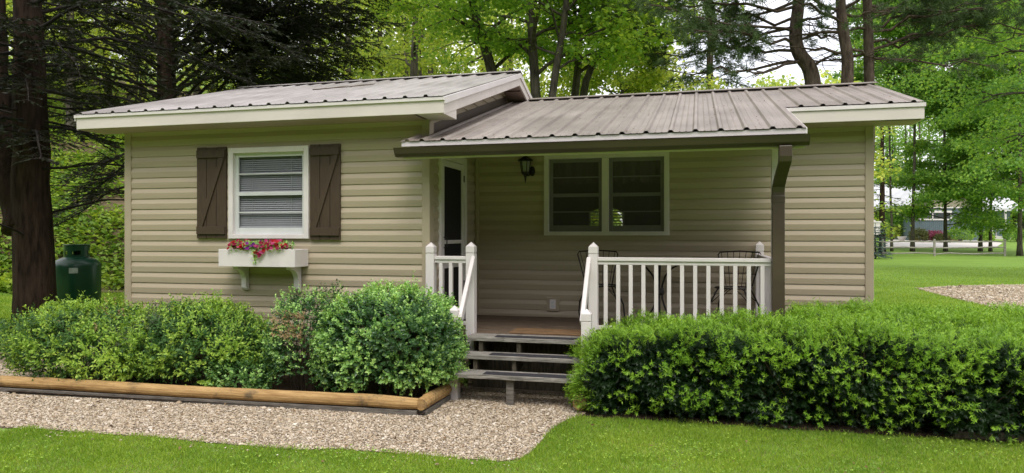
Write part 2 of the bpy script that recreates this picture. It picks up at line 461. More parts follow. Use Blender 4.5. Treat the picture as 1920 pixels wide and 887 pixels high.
PROF = [(0.0, 0.0145), (0.064, 0.0205), (0.067, 0.0200), (0.119, 0.0035), (0.127, 0.0030)]
def clip_prof(pr, a, b):
    out = []
    for (z0, d0), (z1, d1) in zip(pr[:-1], pr[1:]):
        lo, hi = max(z0, a), min(z1, b)
        if hi - lo < 1e-6: continue
        f = lambda z: d0 + (d1 - d0) * (z - z0) / (z1 - z0)
        if not out: out.append((lo, f(lo)))
        out.append((hi, f(hi)))
    return out
def siding(mb, axis, plane, sgn, a0, a1, z0, z1, holes=(), lim=None):
    """lapped courses on a wall; axis 'x': wall runs along x at y=plane, sgn = outward sign"""
    k = int(math.ceil((z1 - z0) / E))
    for i in range(k):
        zb = z0 + i * E
        zt = min(E, z1 - zb)
        cuts = sorted({0.0, zt, *[min(max(h[2] - zb, 0), zt) for h in holes], *[min(max(h[3] - zb, 0), zt) for h in holes]})
        A0, A1 = (a0, a1) if lim is None else lim(zb + zt)
        if A1 - A0 < 0.02: continue
        for ca, cb in zip(cuts[:-1], cuts[1:]):
            if cb - ca < 1e-4: continue
            pr = clip_prof(PROF, ca, cb)
            if len(pr) < 2: continue
            if ca == 0: pr = [(0.0, 0.003)] + pr
            zm = zb + (ca + cb) / 2
            segs = [(A0, A1)]
            for h in holes:
                if h[2] < zm < h[3]:
                    ns = []
                    for s0, s1 in segs:
                        if h[1] <= s0 or h[0] >= s1: ns.append((s0, s1)); continue
                        if h[0] > s0: ns.append((s0, h[0]))
                        if h[1] < s1: ns.append((h[1], s1))
                    segs = ns
            for s0, s1 in segs:
                V = []
                for z, d in pr:
                    for s_ in (s0, s1):
                        V.append((s_, plane + sgn * d, zb + z) if axis == 'x' else (plane + sgn * d, s_, zb + z))
                Fs = []
                for j in range(len(pr) - 1):
                    q = (2*j, 2*j+1, 2*j+3, 2*j+2)
                    Fs.append(q if (axis == 'x') == (sgn < 0) else q[::-1])
                mb.add(V, Fs)

# window numbers read from the picture
def wx(u, Y): return at_wall(u, 440, Y)[0]
LW = (wx(432, Y1), wx(582, Y1), at_wall(507, 447.5, Y1)[2], at_wall(507, 276, Y1)[2])      # left window outer frame
PWx0, PWx1 = wx(1021, Y2), wx(1255, Y2)
PW = (PWx0, PWx1, at_wall(1138, 441.5, Y2)[2], at_wall(1138, 287, Y2)[2])
DR = (7.66, 8.60, DK, 2.60)                                                                  # door y0,y1,z0,z1
RW = (-1.95, -1.30, 1.75, 2.48)                                                              # small rear window

def shrink(r, d=0.03): return (r[0] + d, r[1] - d, r[2] + d, r[3] - d)
m_ = MB(); siding(m_, 'x', Y1, -1, XL, XC, ZS, ZE + 0.02, [shrink(LW)]); m_.build('front_wall', M['siding'], house)
m_ = MB(); siding(m_, 'x', Y2, -1, XC, XR, ZS, 3.05, [shrink(PW)]); m_.build('porch_wall', M['siding'], house)
def roofL(y): return 4.0 - 0.2875 * abs(10.25 - y)
def gable_lim(z):
    if z < 3.0: return (Y1, YB)
    h = (4.0 - z) / 0.2875
    return (max(Y1, 10.25 - h), min(YB, 10.25 + h))
m_ = MB(); siding(m_, 'y', XC, 1, Y1, YB, ZS, 3.95, [shrink(DR)], gable_lim); m_.build('return_wall', M['siding'], house)
m_ = MB(); siding(m_, 'y', XL, -1, Y1, YB, ZS, 3.95, [], gable_lim); m_.build('end_wall', M['siding'], house)
m_ = MB(); siding(m_, 'y', XR, 1, Y2, YB, ZS, 3.05, []); m_.build('end_wall', M['siding'], house)
m_ = MB(); siding(m_, 'x', YB, 1, XL, XR, ZS, 3.05, [shrink(RW)]); m_.build('rear_wall', M['siding'], house)
# dark sheets behind the siding edge stand in for the crawl space shade
m_ = MB()
m_.box(XL + 0.15, XC - 0.15, Y1 + 0.16, Y1 + 0.2, -0.05, ZS + 0.02); m_.box(XC, XR - 0.1, Y2 + 0.1, Y2 + 0.14, -0.05, ZS + 0.02)
m_.box(XL + 0.15, XL + 0.19, Y1 + 0.2, YB - 0.1, -0.05, ZS + 0.02); m_.box(XR - 0.14, XR - 0.1, Y2 + 0.14, YB - 0.1, -0.05, ZS + 0.02)
m_.box(XL + 0.19, XR - 0.14, YB - 0.14, YB - 0.1, -0.05, ZS + 0.02)
m_.build('crawl_space_shade', M['soil_dark'], house)
m_ = MB(); m_.box(XL + 0.02, XC - 0.06, Y1 - 0.018, Y1 + 0.10, ZS - 0.055, ZS - 0.002); m_.build('sill_board', M['trim_tan'], house, bevel=0.003)
# interior: floor, ceiling, partition walls so that the rooms are rooms
m_ = MB()
m_.box(XL + 0.05, XC - 0.03, Y1 + 0.12, YB - 0.05, 0.55, 0.6); m_.box(XC - 0.03, XR - 0.05, Y2 + 0.12, YB - 0.05, 0.55, 0.6)
m_.box(XL + 0.05, XR - 0.05, YB - 0.03, YB - 0.01, 0.6, RW[2]); m_.box(XL + 0.05, XR - 0.05, YB - 0.03, YB - 0.01, RW[3], 2.9)
m_.box(XL + 0.05, RW[0], YB - 0.03, YB - 0.01, RW[2], RW[3]); m_.box(RW[1], XR - 0.05, YB - 0.03, YB - 0.01, RW[2], RW[3])
m_.box(XC - 0.06, XC - 0.04, Y1 + 0.1, DR[0] - 0.05, 0.6, 2.9); m_.box(XC - 0.06, XC - 0.04, DR[1] + 0.05, YB - 0.1, 0.6, 2.9)
m_.box(XL + 0.05, XC - 0.07, Y1 + 2.6, Y1 + 2.63, 0.6, 2.9)
m_.box(XL + 0.05, XC - 0.07, Y1 + 0.05, YB - 0.04, 2.88, 2.9); m_.box(XC - 0.03, XR - 0.05, Y2 + 0.05, YB - 0.04, 2.88, 2.9)
m_.box(XL + 0.03, XL + 0.05, Y1 + 0.05, YB, 0.6, 2.9); m_.box(XR - 0.05, XR - 0.03, Y2 + 0.05, YB, 0.6, 2.9)
m_.build('inner_room', M['room'], house)
# corner trims
def corner(x0, x1, y0, y1, z1=ZE):
    b = MB(); b.box(x0, x1, y0, y1, ZS - 0.02, z1); b.build('corner_trim', M['trim_tan'], house, bevel=0.004)
corner(XL - 0.028, XL + 0.065, Y1 - 0.028, Y1 + 0.065)
corner(XC - 0.062, XC + 0.028, Y1 - 0.028, Y1 + 0.10, 2.95)
corner(XR - 0.062, XR + 0.028, Y2 - 0.028, Y2 + 0.065, 3.0)
corner(XC + 0.022, XC + 0.062, Y2 - 0.045, Y2 - 0.005, 2.9)
# rear lean-to seen past the left corner
V = [(XL - 0.035, 10.3, 3.10), (XL - 0.035, 13.2, 3.10), (XL - 0.72, 13.2, 2.96), (XL - 0.72, 10.3, 2.96)]
m_ = MB(); m_.add(V + [(p[0], p[1], p[2] - 0.03) for p in V], [(0,1,2,3),(7,6,5,4),(0,3,7,4),(3,2,6,7),(2,1,5,6),(1,0,4,5)])
M['roof'] = None

def roof_mat(name, col, streak, speck, rough):
    m, nt, out = new_mat(name); L = nt.links
    tc = nd(nt, 'ShaderNodeTexCoord')
    mp = nd(nt, 'ShaderNodeMapping'); mp.inputs['Scale'].default_value = (9.0, 0.55, 0.55)
    L.new(tc.outputs['Object'], mp.inputs['Vector'])
    n1 = nd(nt, 'ShaderNodeTexNoise', Scale=1.0, Detail=7.0, Roughness=0.65); L.new(mp.outputs['Vector'], n1.inputs['Vector'])
    c = np.array(col)
    r1 = ramp(nt, [(0.30, c * (1 - streak)), (0.55, c), (0.78, np.minimum(c * (1 + streak * 0.8), 0.9))])
    L.new(n1.outputs['Fac'], r1.inputs['Fac'])
    n0 = nd(nt, 'ShaderNodeTexNoise', Scale=1.1, Detail=4.0); L.new(tc.outputs['Object'], n0.inputs['Vector'])
    r0 = ramp(nt, [(0.35, (0.72, 0.70, 0.68)), (0.65, (1.1, 1.1, 1.1))]); L.new(n0.outputs['Fac'], r0.inputs['Fac'])
    mu = nd(nt, 'ShaderNodeMixRGB', blend_type='MULTIPLY'); mu.inputs[0].default_value = 1.0
    L.new(r1.outputs['Color'], mu.inputs[1]); L.new(r0.outputs['Color'], mu.inputs[2])
    vo = nd(nt, 'ShaderNodeTexVoronoi', Scale=13.0); L.new(tc.outputs['Object'], vo.inputs['Vector'])
    rv = ramp(nt, [(0.0, (1, 1, 1)), (0.075, (1, 1, 1)), (0.11, (0, 0, 0))]); L.new(vo.outputs['Distance'], rv.inputs['Fac'])
    n2 = nd(nt, 'ShaderNodeTexNoise', Scale=3.0, Detail=2.0); L.new(tc.outputs['Object'], n2.inputs['Vector'])
    rs = ramp(nt, [(0.45, (0, 0, 0)), (0.6, (speck, speck, speck))]); L.new(n2.outputs['Fac'], rs.inputs['Fac'])
    k = nd(nt, 'ShaderNodeMath', operation='MULTIPLY'); L.new(rv.outputs['Color'], k.inputs[0]); L.new(rs.outputs['Color'], k.inputs[1])
    rc = ramp(nt, [(0.4, (0.10, 0.085, 0.06)), (0.6, (0.42, 0.40, 0.36))]); L.new(vo.outputs['Color'], rc.inputs['Fac'])
    mx = nd(nt, 'ShaderNodeMixRGB'); L.new(k.outputs[0], mx.inputs[0]); L.new(mu.outputs['Color'], mx.inputs[1]); L.new(rc.outputs['Color'], mx.inputs[2])
    b = nd(nt, 'ShaderNodeBsdfPrincipled', Roughness=rough); b.inputs['Specular IOR Level'].default_value = 0.55
    L.new(mx.outputs['Color'], b.inputs['Base Color'])
    L.new(b.outputs['BSDF'], out.inputs['Surface'])
    return m
M['roofL'] = roof_mat('sky_lit_roof_metal', (0.36, 0.335, 0.325), 0.10, 0.5, 0.36)  # sky reflection on the left roof put into a lighter base colour
M['roofR'] = roof_mat('weathered_roof_metal', (0.26, 0.225, 0.200), 0.24, 1.0, 0.45)
m_.build('lean_to_roof', M['roofR'], house)
m_ = MB(); m_.box(XL - 0.80, XL - 0.73, 10.28, 13.2, 2.86, 2.93); m_.box(XL - 0.66, XL - 0.04, 10.32, 10.36, 2.76, 2.92); m_.build('lean_to_gutter', M['gutter'], house, bevel=0.004)
m_ = MB(); m_.box(XL - 0.72, XL - 0.04, 10.29, 10.315, 2.91, 2.945); m_.build('lean_to_fascia', M['fascia'], house)

RIB = 0.2286
def rib_sheet(x0, x1, ya, za, yb, zb, steps=1, off=0.0):
    """ribbed metal sheet from the eave line (ya,za) up to (yb,zb)"""
    xs = []
    x = x0
    n = int((x1 - x0 - off) / RIB) + 1
    pts = [(x0, 0.0)]
    for i in range(n + 1):
        c_ = x0 + off + i * RIB
        for dx, h in ((-0.03, 0), (-0.013, 0.021), (0.013, 0.021), (0.03, 0)):
            if x0 < c_ + dx < x1: pts.append((c_ + dx, h))
        for dx in (0.085, 0.1436):
            for e_, h in ((-0.009, 0), (0, 0.004), (0.009, 0)):
                if x0 < c_ + dx + e_ < x1: pts.append((c_ + dx + e_, h))
    pts.append((x1, 0.0))
    pts.sort()
    L_ = math.hypot(yb - ya, zb - za); ny, nz_ = -(zb - za) / L_, (yb - ya) / L_
    if nz_ < 0: ny, nz_ = -ny, -nz_
    V = []
    for k in range(steps + 1):
        f = k / steps
        for xx, h in pts:
            V.append((xx, ya + (yb - ya) * f + ny * h, za + (zb - za) * f + nz_ * h))
    n = len(pts)
    Fs = [(k*n+i, k*n+i+1, (k+1)*n+i+1, (k+1)*n+i) for k in range(steps) for i in range(n - 1)]
    if yb < ya: Fs = [f[::-1] for f in Fs]
    return V, Fs
# --- left roof
XRL0, XRL1 = -7.16, -2.53
m_ = MB(); m_.add(*rib_sheet(XRL0, XRL1, 6.955, 3.072, 10.25, 4.020, off=0.10)); m_.add(*rib_sheet(XRL0, XRL1, 13.55, 3.072, 10.25, 4.020, off=0.10))
m_.build('metal_roof', M['roofL'], house)
m_ = MB()
for sg in (-1, 1):
    V = [(XRL0 - 0.01, 10.25, 4.062), (XRL1 + 0.01, 10.25, 4.062), (XRL1 + 0.01, 10.25 + sg * 0.15, 4.003 + 0.015), (XRL0 - 0.01, 10.25 + sg * 0.15, 4.003 + 0.015)]
    V += [(p[0], p[1], p[2] - 0.008) for p in V]
    Fs = [(0,1,2,3),(7,6,5,4),(0,4,5,1),(1,5,6,2),(2,6,7,3),(3,7,4,0)]
    m_.add(V, Fs if sg < 0 else [f[::-1] for f in Fs])
m_.build('ridge_cap', M['roofL'], house)
m_ = MB()   # roof deck whose ends are the rake boards
m_.prism([(7.0, 3.055), (10.25, 4.000), (13.5, 3.055), (13.5, 2.905), (10.25, 3.850), (7.0, 2.905)], 0, XRL0 + 0.03, XRL1 - 0.03)
m_.build('roof_deck', M['soffit'], house)
m_ = MB()
m_.box(XRL0 + 0.015, XRL1, 6.98, 7.0, 2.90, 3.035)
for xa, xb in ((XRL1 - 0.028, XRL1), (XRL0 + 0.001, XRL0 + 0.028)):
    m_.prism([(7.0, 3.03), (10.25, 3.985), (13.5, 3.03), (13.5, 2.89), (10.25, 3.835), (7.0, 2.89)], 0, xa, xb)
m_.prism([(7.003, 2.896), (Y1 + 0.03, 2.896), (Y1 + 0.03, 3.02), (7.003, 3.02)], 0, XRL1 - 0.30, XRL1 - 0.004)
m_.build('fascia', M['fascia'], house, bevel=0.003)
m_ = MB()
m_.box(XRL0 - 0.008, XRL1 + 0.012, 6.963, 6.979, 3.030, 3.066)
for xa, xb in ((XRL1 + 0.001, XRL1 + 0.016), (XRL0 - 0.016, XRL0)):
    m_.prism([(6.98, 3.070), (10.25, 4.016), (13.5, 3.070), (13.5, 2.995), (10.25, 3.945), (6.98, 2.995)], 0, xa, xb)
m_.build('drip_edge', M['white'], house, bevel=0.003)
m_ = MB(); m_.box(XRL0 + 0.03, XC - 0.02, 7.001, Y1 + 0.02, 2.893, 2.905); m_.build('soffit', M['soffit'], house)
for i in range(9):   # dark lap joints of the gable soffit boards
    y = 7.9 + i * 0.36; z = roofL(y) - 0.152
    m_ = MB(); m_.box(XC + 0.03, XRL1 - 0.04, y, y + 0.016, z - 0.012, z); m_.build('soffit_joint', M['brown'], house)
# --- right roof with porch extension in the same plane
SLR = 0.2815
def roofR(y): return 3.722 - SLR * (10.93 - y)
XRR0, XRR1, XPR = XC + 0.022, 2.37, 0.95
m_ = MB()
m_.add(*rib_sheet(XRR0, XPR, 6.975, roofR(6.975) + 0.012, 10.93, roofR(10.93) + 0.012, off=0.06))
m_.add(*rib_sheet(XPR, XRR1, 8.64, roofR(8.64) + 0.012, 10.93, roofR(10.93) + 0.012, off=0.06 + math.ceil((XPR - XRR0 - 0.06) / RIB) * RIB - (XPR - XRR0)))
m_.add(*rib_sheet(-3.02, XRR0, 6.975, roofR(6.975) + 0.012, Y1 - 0.03, roofR(Y1 - 0.03) + 0.012, off=0.09))
m_.add(*rib_sheet(XRR0, XRR1, 13.5, roofR(8.36) + 0.012, 10.93, roofR(10.93) + 0.012, off=0.06))
m_.build('metal_roof', M['roofR'], house)
m_ = MB()
for sg in (-1, 1):
    z = roofR(10.93)
    V = [(XRR0, 10.93, z + 0.052), (XRR1 + 0.01, 10.93, z + 0.052), (XRR1 + 0.01, 10.93 + sg * 0.15, z + 0.010), (XRR0, 10.93 + sg * 0.15, z + 0.010)]
    V += [(p[0], p[1], p[2] - 0.008) for p in V]
    Fs = [(0,1,2,3),(7,6,5,4),(0,4,5,1),(1,5,6,2),(2,6,7,3),(3,7,4,0)]
    m_.add(V, Fs if sg < 0 else [f[::-1] for f in Fs])
m_.build('ridge_cap', M['roofR'], house)
m_ = MB()
m_.prism([(8.68, roofR(8.68)), (10.93, roofR(10.93)), (13.45, roofR(8.41)), (13.45, roofR(8.41) - 0.14), (10.93, roofR(10.93) - 0.14), (8.68, roofR(8.68) - 0.14)], 0, XC + 0.03, XRR1 - 0.03)
m_.build('roof_deck', M['soffit'], house)
m_ = MB()
m_.prism([(7.03, roofR(7.03)), (8.678, roofR(8.678)), (8.678, roofR(8.678) - 0.10), (7.03, roofR(7.03) - 0.10)], 0, XC + 0.03, XPR - 0.01)
m_.build('porch_ceiling', M['soffit'], house)
m_ = MB()
m_.box(XPR + 0.012, XRR1, 8.655, 8.68, 2.905, 3.035)
m_.prism([(8.68, 3.045), (10.93, roofR(10.93) - 0.015), (13.45, 3.0), (13.45, 2.86), (10.93, roofR(10.93) - 0.155), (8.68, 2.905)], 0, XRR1 - 0.026, XRR1)
m_.box(XRR1 - 0.40, XRR1 - 0.004, 8.682, Y2 + 0.04, 2.897, 3.02)
m_.build('fascia', M['fascia'], house, bevel=0.003)
m_ = MB()
m_.box(XPR + 0.005, XRR1 + 0.012, 8.640, 8.654, 3.036, 3.078)
m_.box(-3.0, XPR + 0.004, 6.990, 7.004, roofR(6.99) - 0.045, roofR(6.99) + 0.004)
m_.prism([(7.0, roofR(7.0) + 0.006), (8.64, roofR(8.64) + 0.006), (8.64, roofR(8.64) - 0.05), (7.0, roofR(7.0) - 0.05)], 0, XPR - 0.004, XPR + 0.010)
m_.build('drip_edge', M['white'], house, bevel=0.002)
m_ = MB(); m_.box(XPR + 0.012, XRR1 - 0.03, 8.682, Y2 - 0.03, 2.895, 2.905); m_.build('soffit', M['soffit'], house)
# flashing strip where the porch roof meets the front block
m_ = MB()
m_.prism([(7.36, roofR(7.36) + 0.016), (10.6, roofR(10.6) + 0.016), (10.6, roofR(10.6) + 0.13), (7.36, roofR(7.36) + 0.13)], 0, XC + 0.021, XC + 0.027)
m_.build('flashing', M['gutter'], house)
# gutter, fascia beam, downspout
m_ = MB(); m_.box(-2.98, XPR - 0.01, 7.008, 7.035, 2.440, 2.545); m_.build('porch_fascia', M['fascia'], house, bevel=0.002)
m_ = MB(); m_.box(XC + 0.04, 0.77, 7.30, 7.40, 2.525, 2.60); m_.build('porch_beam', M['soffit'], house, bevel=0.004)
GP = [(7.003, 2.545), (7.003, 2.455), (6.935, 2.455), (6.900, 2.485), (6.885, 2.520), (6.872, 2.545), (6.882, 2.545), (6.893, 2.522), (6.907, 2.490), (6.938, 2.462), (6.996, 2.462), (6.996, 2.545)]
m_ = MB(); m_.prism(GP, 0, -3.04, 0.965)
for xe in (-3.043, 0.963): m_.prism([(7.003, 2.545), (7.003, 2.455), (6.935, 2.455), (6.900, 2.485), (6.885, 2.520), (6.872, 2.545)], 0, xe, xe + 0.005)
g_ = m_.build('gutter', M['gutter'], house)
DX = 0.735
m_ = MB()
pts = [(DX + 0.03, 6.945, 2.456), (DX + 0.03, 6.945, 2.36), (DX + 0.028, 6.965, 2.31), (DX + 0.012, 7.13, 2.20), (DX, 7.235, 2.10), (DX, 7.25, 2.05), (DX, 7.25, 0.12)]
w2, d2 = 0.056, 0.042
V = []
for p in pts:
    for a, b in ((-1,-1),(1,-1),(1,1),(-1,1)): V.append((p[0] + a * w2, p[1] + b * d2, p[2]))
Fs = [(3,2,1,0)] + [(4*k+i, 4*k+(i+1)%4, 4*k+4+(i+1)%4, 4*k+4+i) for k in range(len(pts)-1) for i in range(4)] + [tuple(range(4*len(pts)-4, 4*len(pts)))]
m_.add(V, Fs)
m_.box(DX - 0.0585, DX + 0.0585, 7.25 - 0.0445, 7.25 + 0.0445, 1.95, 2.02)
m_.build('downspout', M['gutter'], house, bevel=0.006)
m_ = MB(); m_.box(DX - 0.052, DX + 0.045, 7.302, 7.395, 0.0, 2.524); m_.build('porch_post', M['white'], house, bevel=0.004)

# ------------------------------------------------------------------ windows
def window(frame, Yw, name, nb, sashmat, blind, cells):
    x0, x1, z0, z1 = frame
    fw = 0.062
    b = MB()
    yo, yi = Yw - 0.045, Yw + 0.03
    b.box(x0, x0 + fw, yo, yi, z0, z1); b.box(x1 - fw, x1, yo, yi, z0, z1)
    b.box(x0 + fw, x1 - fw, yo, yi, z0, z0 + fw * 0.8); b.box(x0 + fw, x1 - fw, yo, yi, z1 - fw, z1)
    n = cells
    w_ = (x1 - x0 - 2 * fw)
    mull = 0.085 if n == 2 else 0
    if n == 2:
        xm = (x0 + x1) / 2; b.box(xm - mull / 2, xm + mull / 2, yo, yi, z0 + fw * 0.8, z1 - fw)
    wf = b.build(name, M['white'], house, bevel=0.004)
    # inner reveal
    for k in range(n):
        a0 = x0 + fw + k * (w_ / 2 + mull / 2) if n == 2 else x0 + fw
        a1 = a0 + (w_ - mull) / n
        zz0, zz1 = z0 + fw * 0.8, z1 - fw
        s = MB()
        sw = 0.045
        y0, y1 = Yw + 0.005, Yw + 0.032
        s.box(a0, a0 + sw, y0, y1, zz0, zz1); s.box(a1 - sw, a1, y0, y1, zz0, zz1)
        s.box(a0 + sw, a1 - sw, y0, y1, zz0, zz0 + sw * 1.7); s.box(a0 + sw, a1 - sw, y0, y1, zz1 - sw, zz1)
        zm = (zz0 + zz1) / 2
        s.box(a0 + sw, a1 - sw, y0 - 0.004, y1, zm - 0.022, zm + 0.022)
        for f in (0.27, 0.745):
            zc = zz0 + (zz1 - zz0) * f
            s.box(a0 + sw, a1 - sw, y0 + 0.004, y1 - 0.004, zc - 0.007, zc + 0.007)
        so = s.build('sash', sashmat, wf, bevel=0.002)
        g = MB(); g.add([(a0 + sw * 0.5, Yw + 0.019, zz0 + 0.02), (a1 - sw * 0.5, Yw + 0.019, zz0 + 0.02), (a1 - sw * 0.5, Yw + 0.019, zz1 - 0.02), (a0 + sw * 0.5, Yw + 0.019, zz1 - 0.02)], [(0, 1, 2, 3)])
        g.build('pane', M['glass'], wf)
        if blind:
            q = MB(); nb_ = int((zz1 - zz0 - 0.1) / 0.024)
            for i in range(nb_):
                z = zz0 + (0.10 if blind == 1 else 0.04) + i * 0.024
                if z > zz1 - 0.02: break
                V = [(a0 + 0.03, Yw + 0.045, z - 0.0105), (a1 - 0.03, Yw + 0.045, z - 0.0105), (a1 - 0.03, Yw + 0.059, z + 0.0105), (a0 + 0.03, Yw + 0.059, z + 0.0105)]
                q.add(V, [(0, 1, 2, 3)])
            for xx in (a0 + (a1 - a0) * 0.22, a0 + (a1 - a0) * 0.78): q.box(xx - 0.002, xx + 0.002, Yw + 0.040, Yw + 0.043, zz0 + 0.1, zz1)
            q.box(a0 + 0.03, a1 - 0.03, Yw + 0.04, Yw + 0.065, zz0 + 0.07, zz0 + 0.09)
            q.build('blind', M['blind'], wf)
    return wf
wL = window(LW, Y1, 'window', 0, M['sash'], 1, 1)
wP = window(PW, Y2, 'window', 0, M['dark_sash'], 0, 2)
def veil_mat():  # grey film added over the porch panes to lift their darkness
    m, nt, out = new_mat('pane_veil'); L = nt.links
    t = nd(nt, 'ShaderNodeBsdfTransparent'); df = nd(nt, 'ShaderNodeBsdfDiffuse'); df.inputs['Color'].default_value = (0.22, 0.20, 0.22, 1)
    mx = nd(nt, 'ShaderNodeMixShader'); mx.inputs[0].default_value = 0.30
    L.new(t.outputs['BSDF'], mx.inputs[1]); L.new(df.outputs['BSDF'], mx.inputs[2]); L.new(mx.outputs['Shader'], out.inputs['Surface'])
    return m
M['veil'] = veil_mat()
xm_ = (PW[0] + PW[1]) / 2
for xa_, xb_ in ((PW[0] + 0.064, xm_ - 0.045), (xm_ + 0.045, PW[1] - 0.064)):
    m_ = MB(); m_.add([(xa_, Y2 - 0.012, PW[2] + 0.052), (xb_, Y2 - 0.012, PW[2] + 0.052), (xb_, Y2 - 0.012, PW[3] - 0.064), (xa_, Y2 - 0.012, PW[3] - 0.064)], [(0, 1, 2, 3)]); m_.build('pane_veil', M['veil'], wP)
# valance at the top of the porch window and a rear window with tied curtains seen through the room
m_ = MB()
for i in range(46):
    x = PW[0] + 0.08 + i * (PW[1] - PW[0] - 0.16) / 45; x2 = PW[0] + 0.08 + (i + 1) * (PW[1] - PW[0] - 0.16) / 45
    ya, yb = Y2 + 0.13 + 0.018 * math.sin(i * 1.7), Y2 + 0.13 + 0.018 * math.sin((i + 1) * 1.7)
    zb = PW[3] - 0.36 - 0.02 * math.sin(i * 0.7)
    m_.add([(x, ya, zb), (x2, yb, zb), (x2, yb, PW[3] - 0.06), (x, ya, PW[3] - 0.06)], [(0, 1, 2, 3)])
m_.build('valance', M['curtain'], wP)
m_ = MB()
xa, xb, za, zb = RW; xm = (xa + xb) / 2
m_.add([(xa - .05, YB - .05, zb), (xm - 0.02, YB - .05, zb), (xm - 0.05, YB - .05, za + .42), (xa + 0.0, YB - .05, za + .30), (xa - .05, YB - .05, za + .3)], [(0,1,2,3,4)])
m_.add([(xb + .05, YB - .05, zb), (xb + .05, YB - .05, za + .3), (xb, YB - .05, za + .30), (xm + .05, YB - .05, za + .42), (xm + .02, YB - .05, zb)], [(0,1,2,3,4)])
rw_ = m_.build('rear_window', M['curtain'], house)
m_ = MB()
for i in range(12):
    z = za + 0.03 + i * 0.055
    m_.box(xa, xb, YB - 0.02, YB - 0.012, z, z + 0.022)
m_.build('blind', M['blind'], rw_)

# shutters
def shutter(u0, u1, v0, v1, mirror):
    x0, x1 = wx(u0, Y1), wx(u1, Y1)
    z1 = at_wall((u0 + u1) / 2, v0, Y1)[2]; z0 = at_wall((u0 + u1) / 2, v1, Y1)[2]
    b = MB(); w_ = (x1 - x0); g = 0.006; n = 3; pw = (w_ - g * (n - 1)) / n
    for k in range(n):
        b.box(x0 + k * (pw + g), x0 + k * (pw + g) + pw, Y1 - 0.046, Y1 - 0.022, z0 + 0.004 * (k % 2), z1 - 0.003 * (k % 2))
    s = b.build('shutter', M['brown'], house, bevel=0.002)
    b = MB()
    b.box(x0 + 0.006, x1 - 0.006, Y1 - 0.066, Y1 - 0.0475, z1 - 0.125, z1 - 0.035)
    b.box(x0 + 0.006, x1 - 0.006, Y1 - 0.066, Y1 - 0.0475, z0 + 0.05, z0 + 0.14)
    yb = Y1 - 0.057
    p, q = np.array([x0 + 0.055, z0 + 0.141]), np.array([x1 - 0.045, z1 - 0.126])
    d = (q - p) / np.linalg.norm(q - p); nn = np.array([-d[1], d[0]]) * 0.03
    b.prism([tuple(p - nn), tuple(q - nn), tuple(q + nn), tuple(p + nn)], 1, Y1 - 0.064, Y1 - 0.0475)
    b.build('brace', M['brown'], s, bevel=0.002)
    return s
shutter(374, 428, 277, 447, False)
shutter(585, 641, 271, 450, False)

# screen door in the return wall
m_ = MB()
y0, y1, z0, z1 = DR
xo, xi = XC + 0.045, XC - 0.02
m_.box(xi, xo, y0, y0 + 0.085, z0, z1); m_.box(xi, xo, y1 - 0.085, y1, z0, z1); m_.box(xi, xo, y0 + 0.085, y1 - 0.085, z1 - 0.085, z1)
dr = m_.build('screen_door', M['white'], house, bevel=0.004)
m_ = MB()
a, b_ = y0 + 0.09, y1 - 0.09
xo, xi = XC + 0.030, XC + 0.006
m_.box(xi, xo, a, a + 0.06, z0 + 0.01, z1 - 0.09); m_.box(xi, xo, b_ - 0.06, b_, z0 + 0.01, z1 - 0.09)
for zc, h in ((z0 + 0.06, 0.05), (1.29, 0.030), (1.565, 0.022), (z1 - 0.125, 0.035)):
    m_.box(xi, xo - 0.002, a + 0.06, b_ - 0.06, zc - h, zc + h)
m_.build('door_frame', M['white'], dr, bevel=0.003)
m_ = MB(); m_.box(XC + 0.010, XC + 0.014, a + 0.03, b_ - 0.03, z0 + 0.03, z1 - 0.12); m_.build('screen_mesh', M['screen'], dr)
m_ = MB(); m_.tube([(XC + 0.03, a + 0.03, 1.62), (XC + 0.07, a + 0.03, 1.62), (XC + 0.07, a + 0.03, 1.50), (XC + 0.03, a + 0.03, 1.50)], 0.007, 6); m_.build('door_handle', M['iron'], dr)
for zh in (z1 - 0.30, 1.0):
    m_ = MB(); m_.box(XC + 0.031, XC + 0.042, b_ - 0.01, b_ + 0.02, zh, zh + 0.08); m_.build('hinge', M['iron'], dr)

# ------------------------------------------------------------------ deck and railing (fixed to the cottage)
XD1 = 0.76
m_ = MB()
for i in range(13):
    y = Y1 - 0.06 + i * 0.1335
    if y + 0.128 > Y2: break
    m_.box(XC + 0.03, XD1, y, min(y + 0.128, Y2 - 0.03), DK - 0.032, DK - 0.001 * (i % 3))
m_.build('porch_deck', M['deck'], house, bevel=0.003)
m_ = MB(); m_.box(XC + 0.03, -2.40, Y1 - 0.03, Y1 + 0.01, DK - 0.22, DK - 0.035); m_.box(-2.36, -0.98, Y1 + 0.06, Y1 + 0.10, 0.0, DK - 0.035)
m_.box(-0.98, XD1, Y1 - 0.02, Y1 + 0.02, DK - 0.22, DK - 0.035); m_.box(XD1 - 0.04, XD1, Y1 + 0.03, Y2 - 0.03, DK - 0.22, DK - 0.035)
m_.build('deck_joist', M['strut'], house)
m_ = MB(); m_.box(-2.78, -2.37, Y1 - 0.055, Y1 - 0.032, 0.25, 0.43); m_.build('skirt_board', M['trim_tan'], house, bevel=0.003)

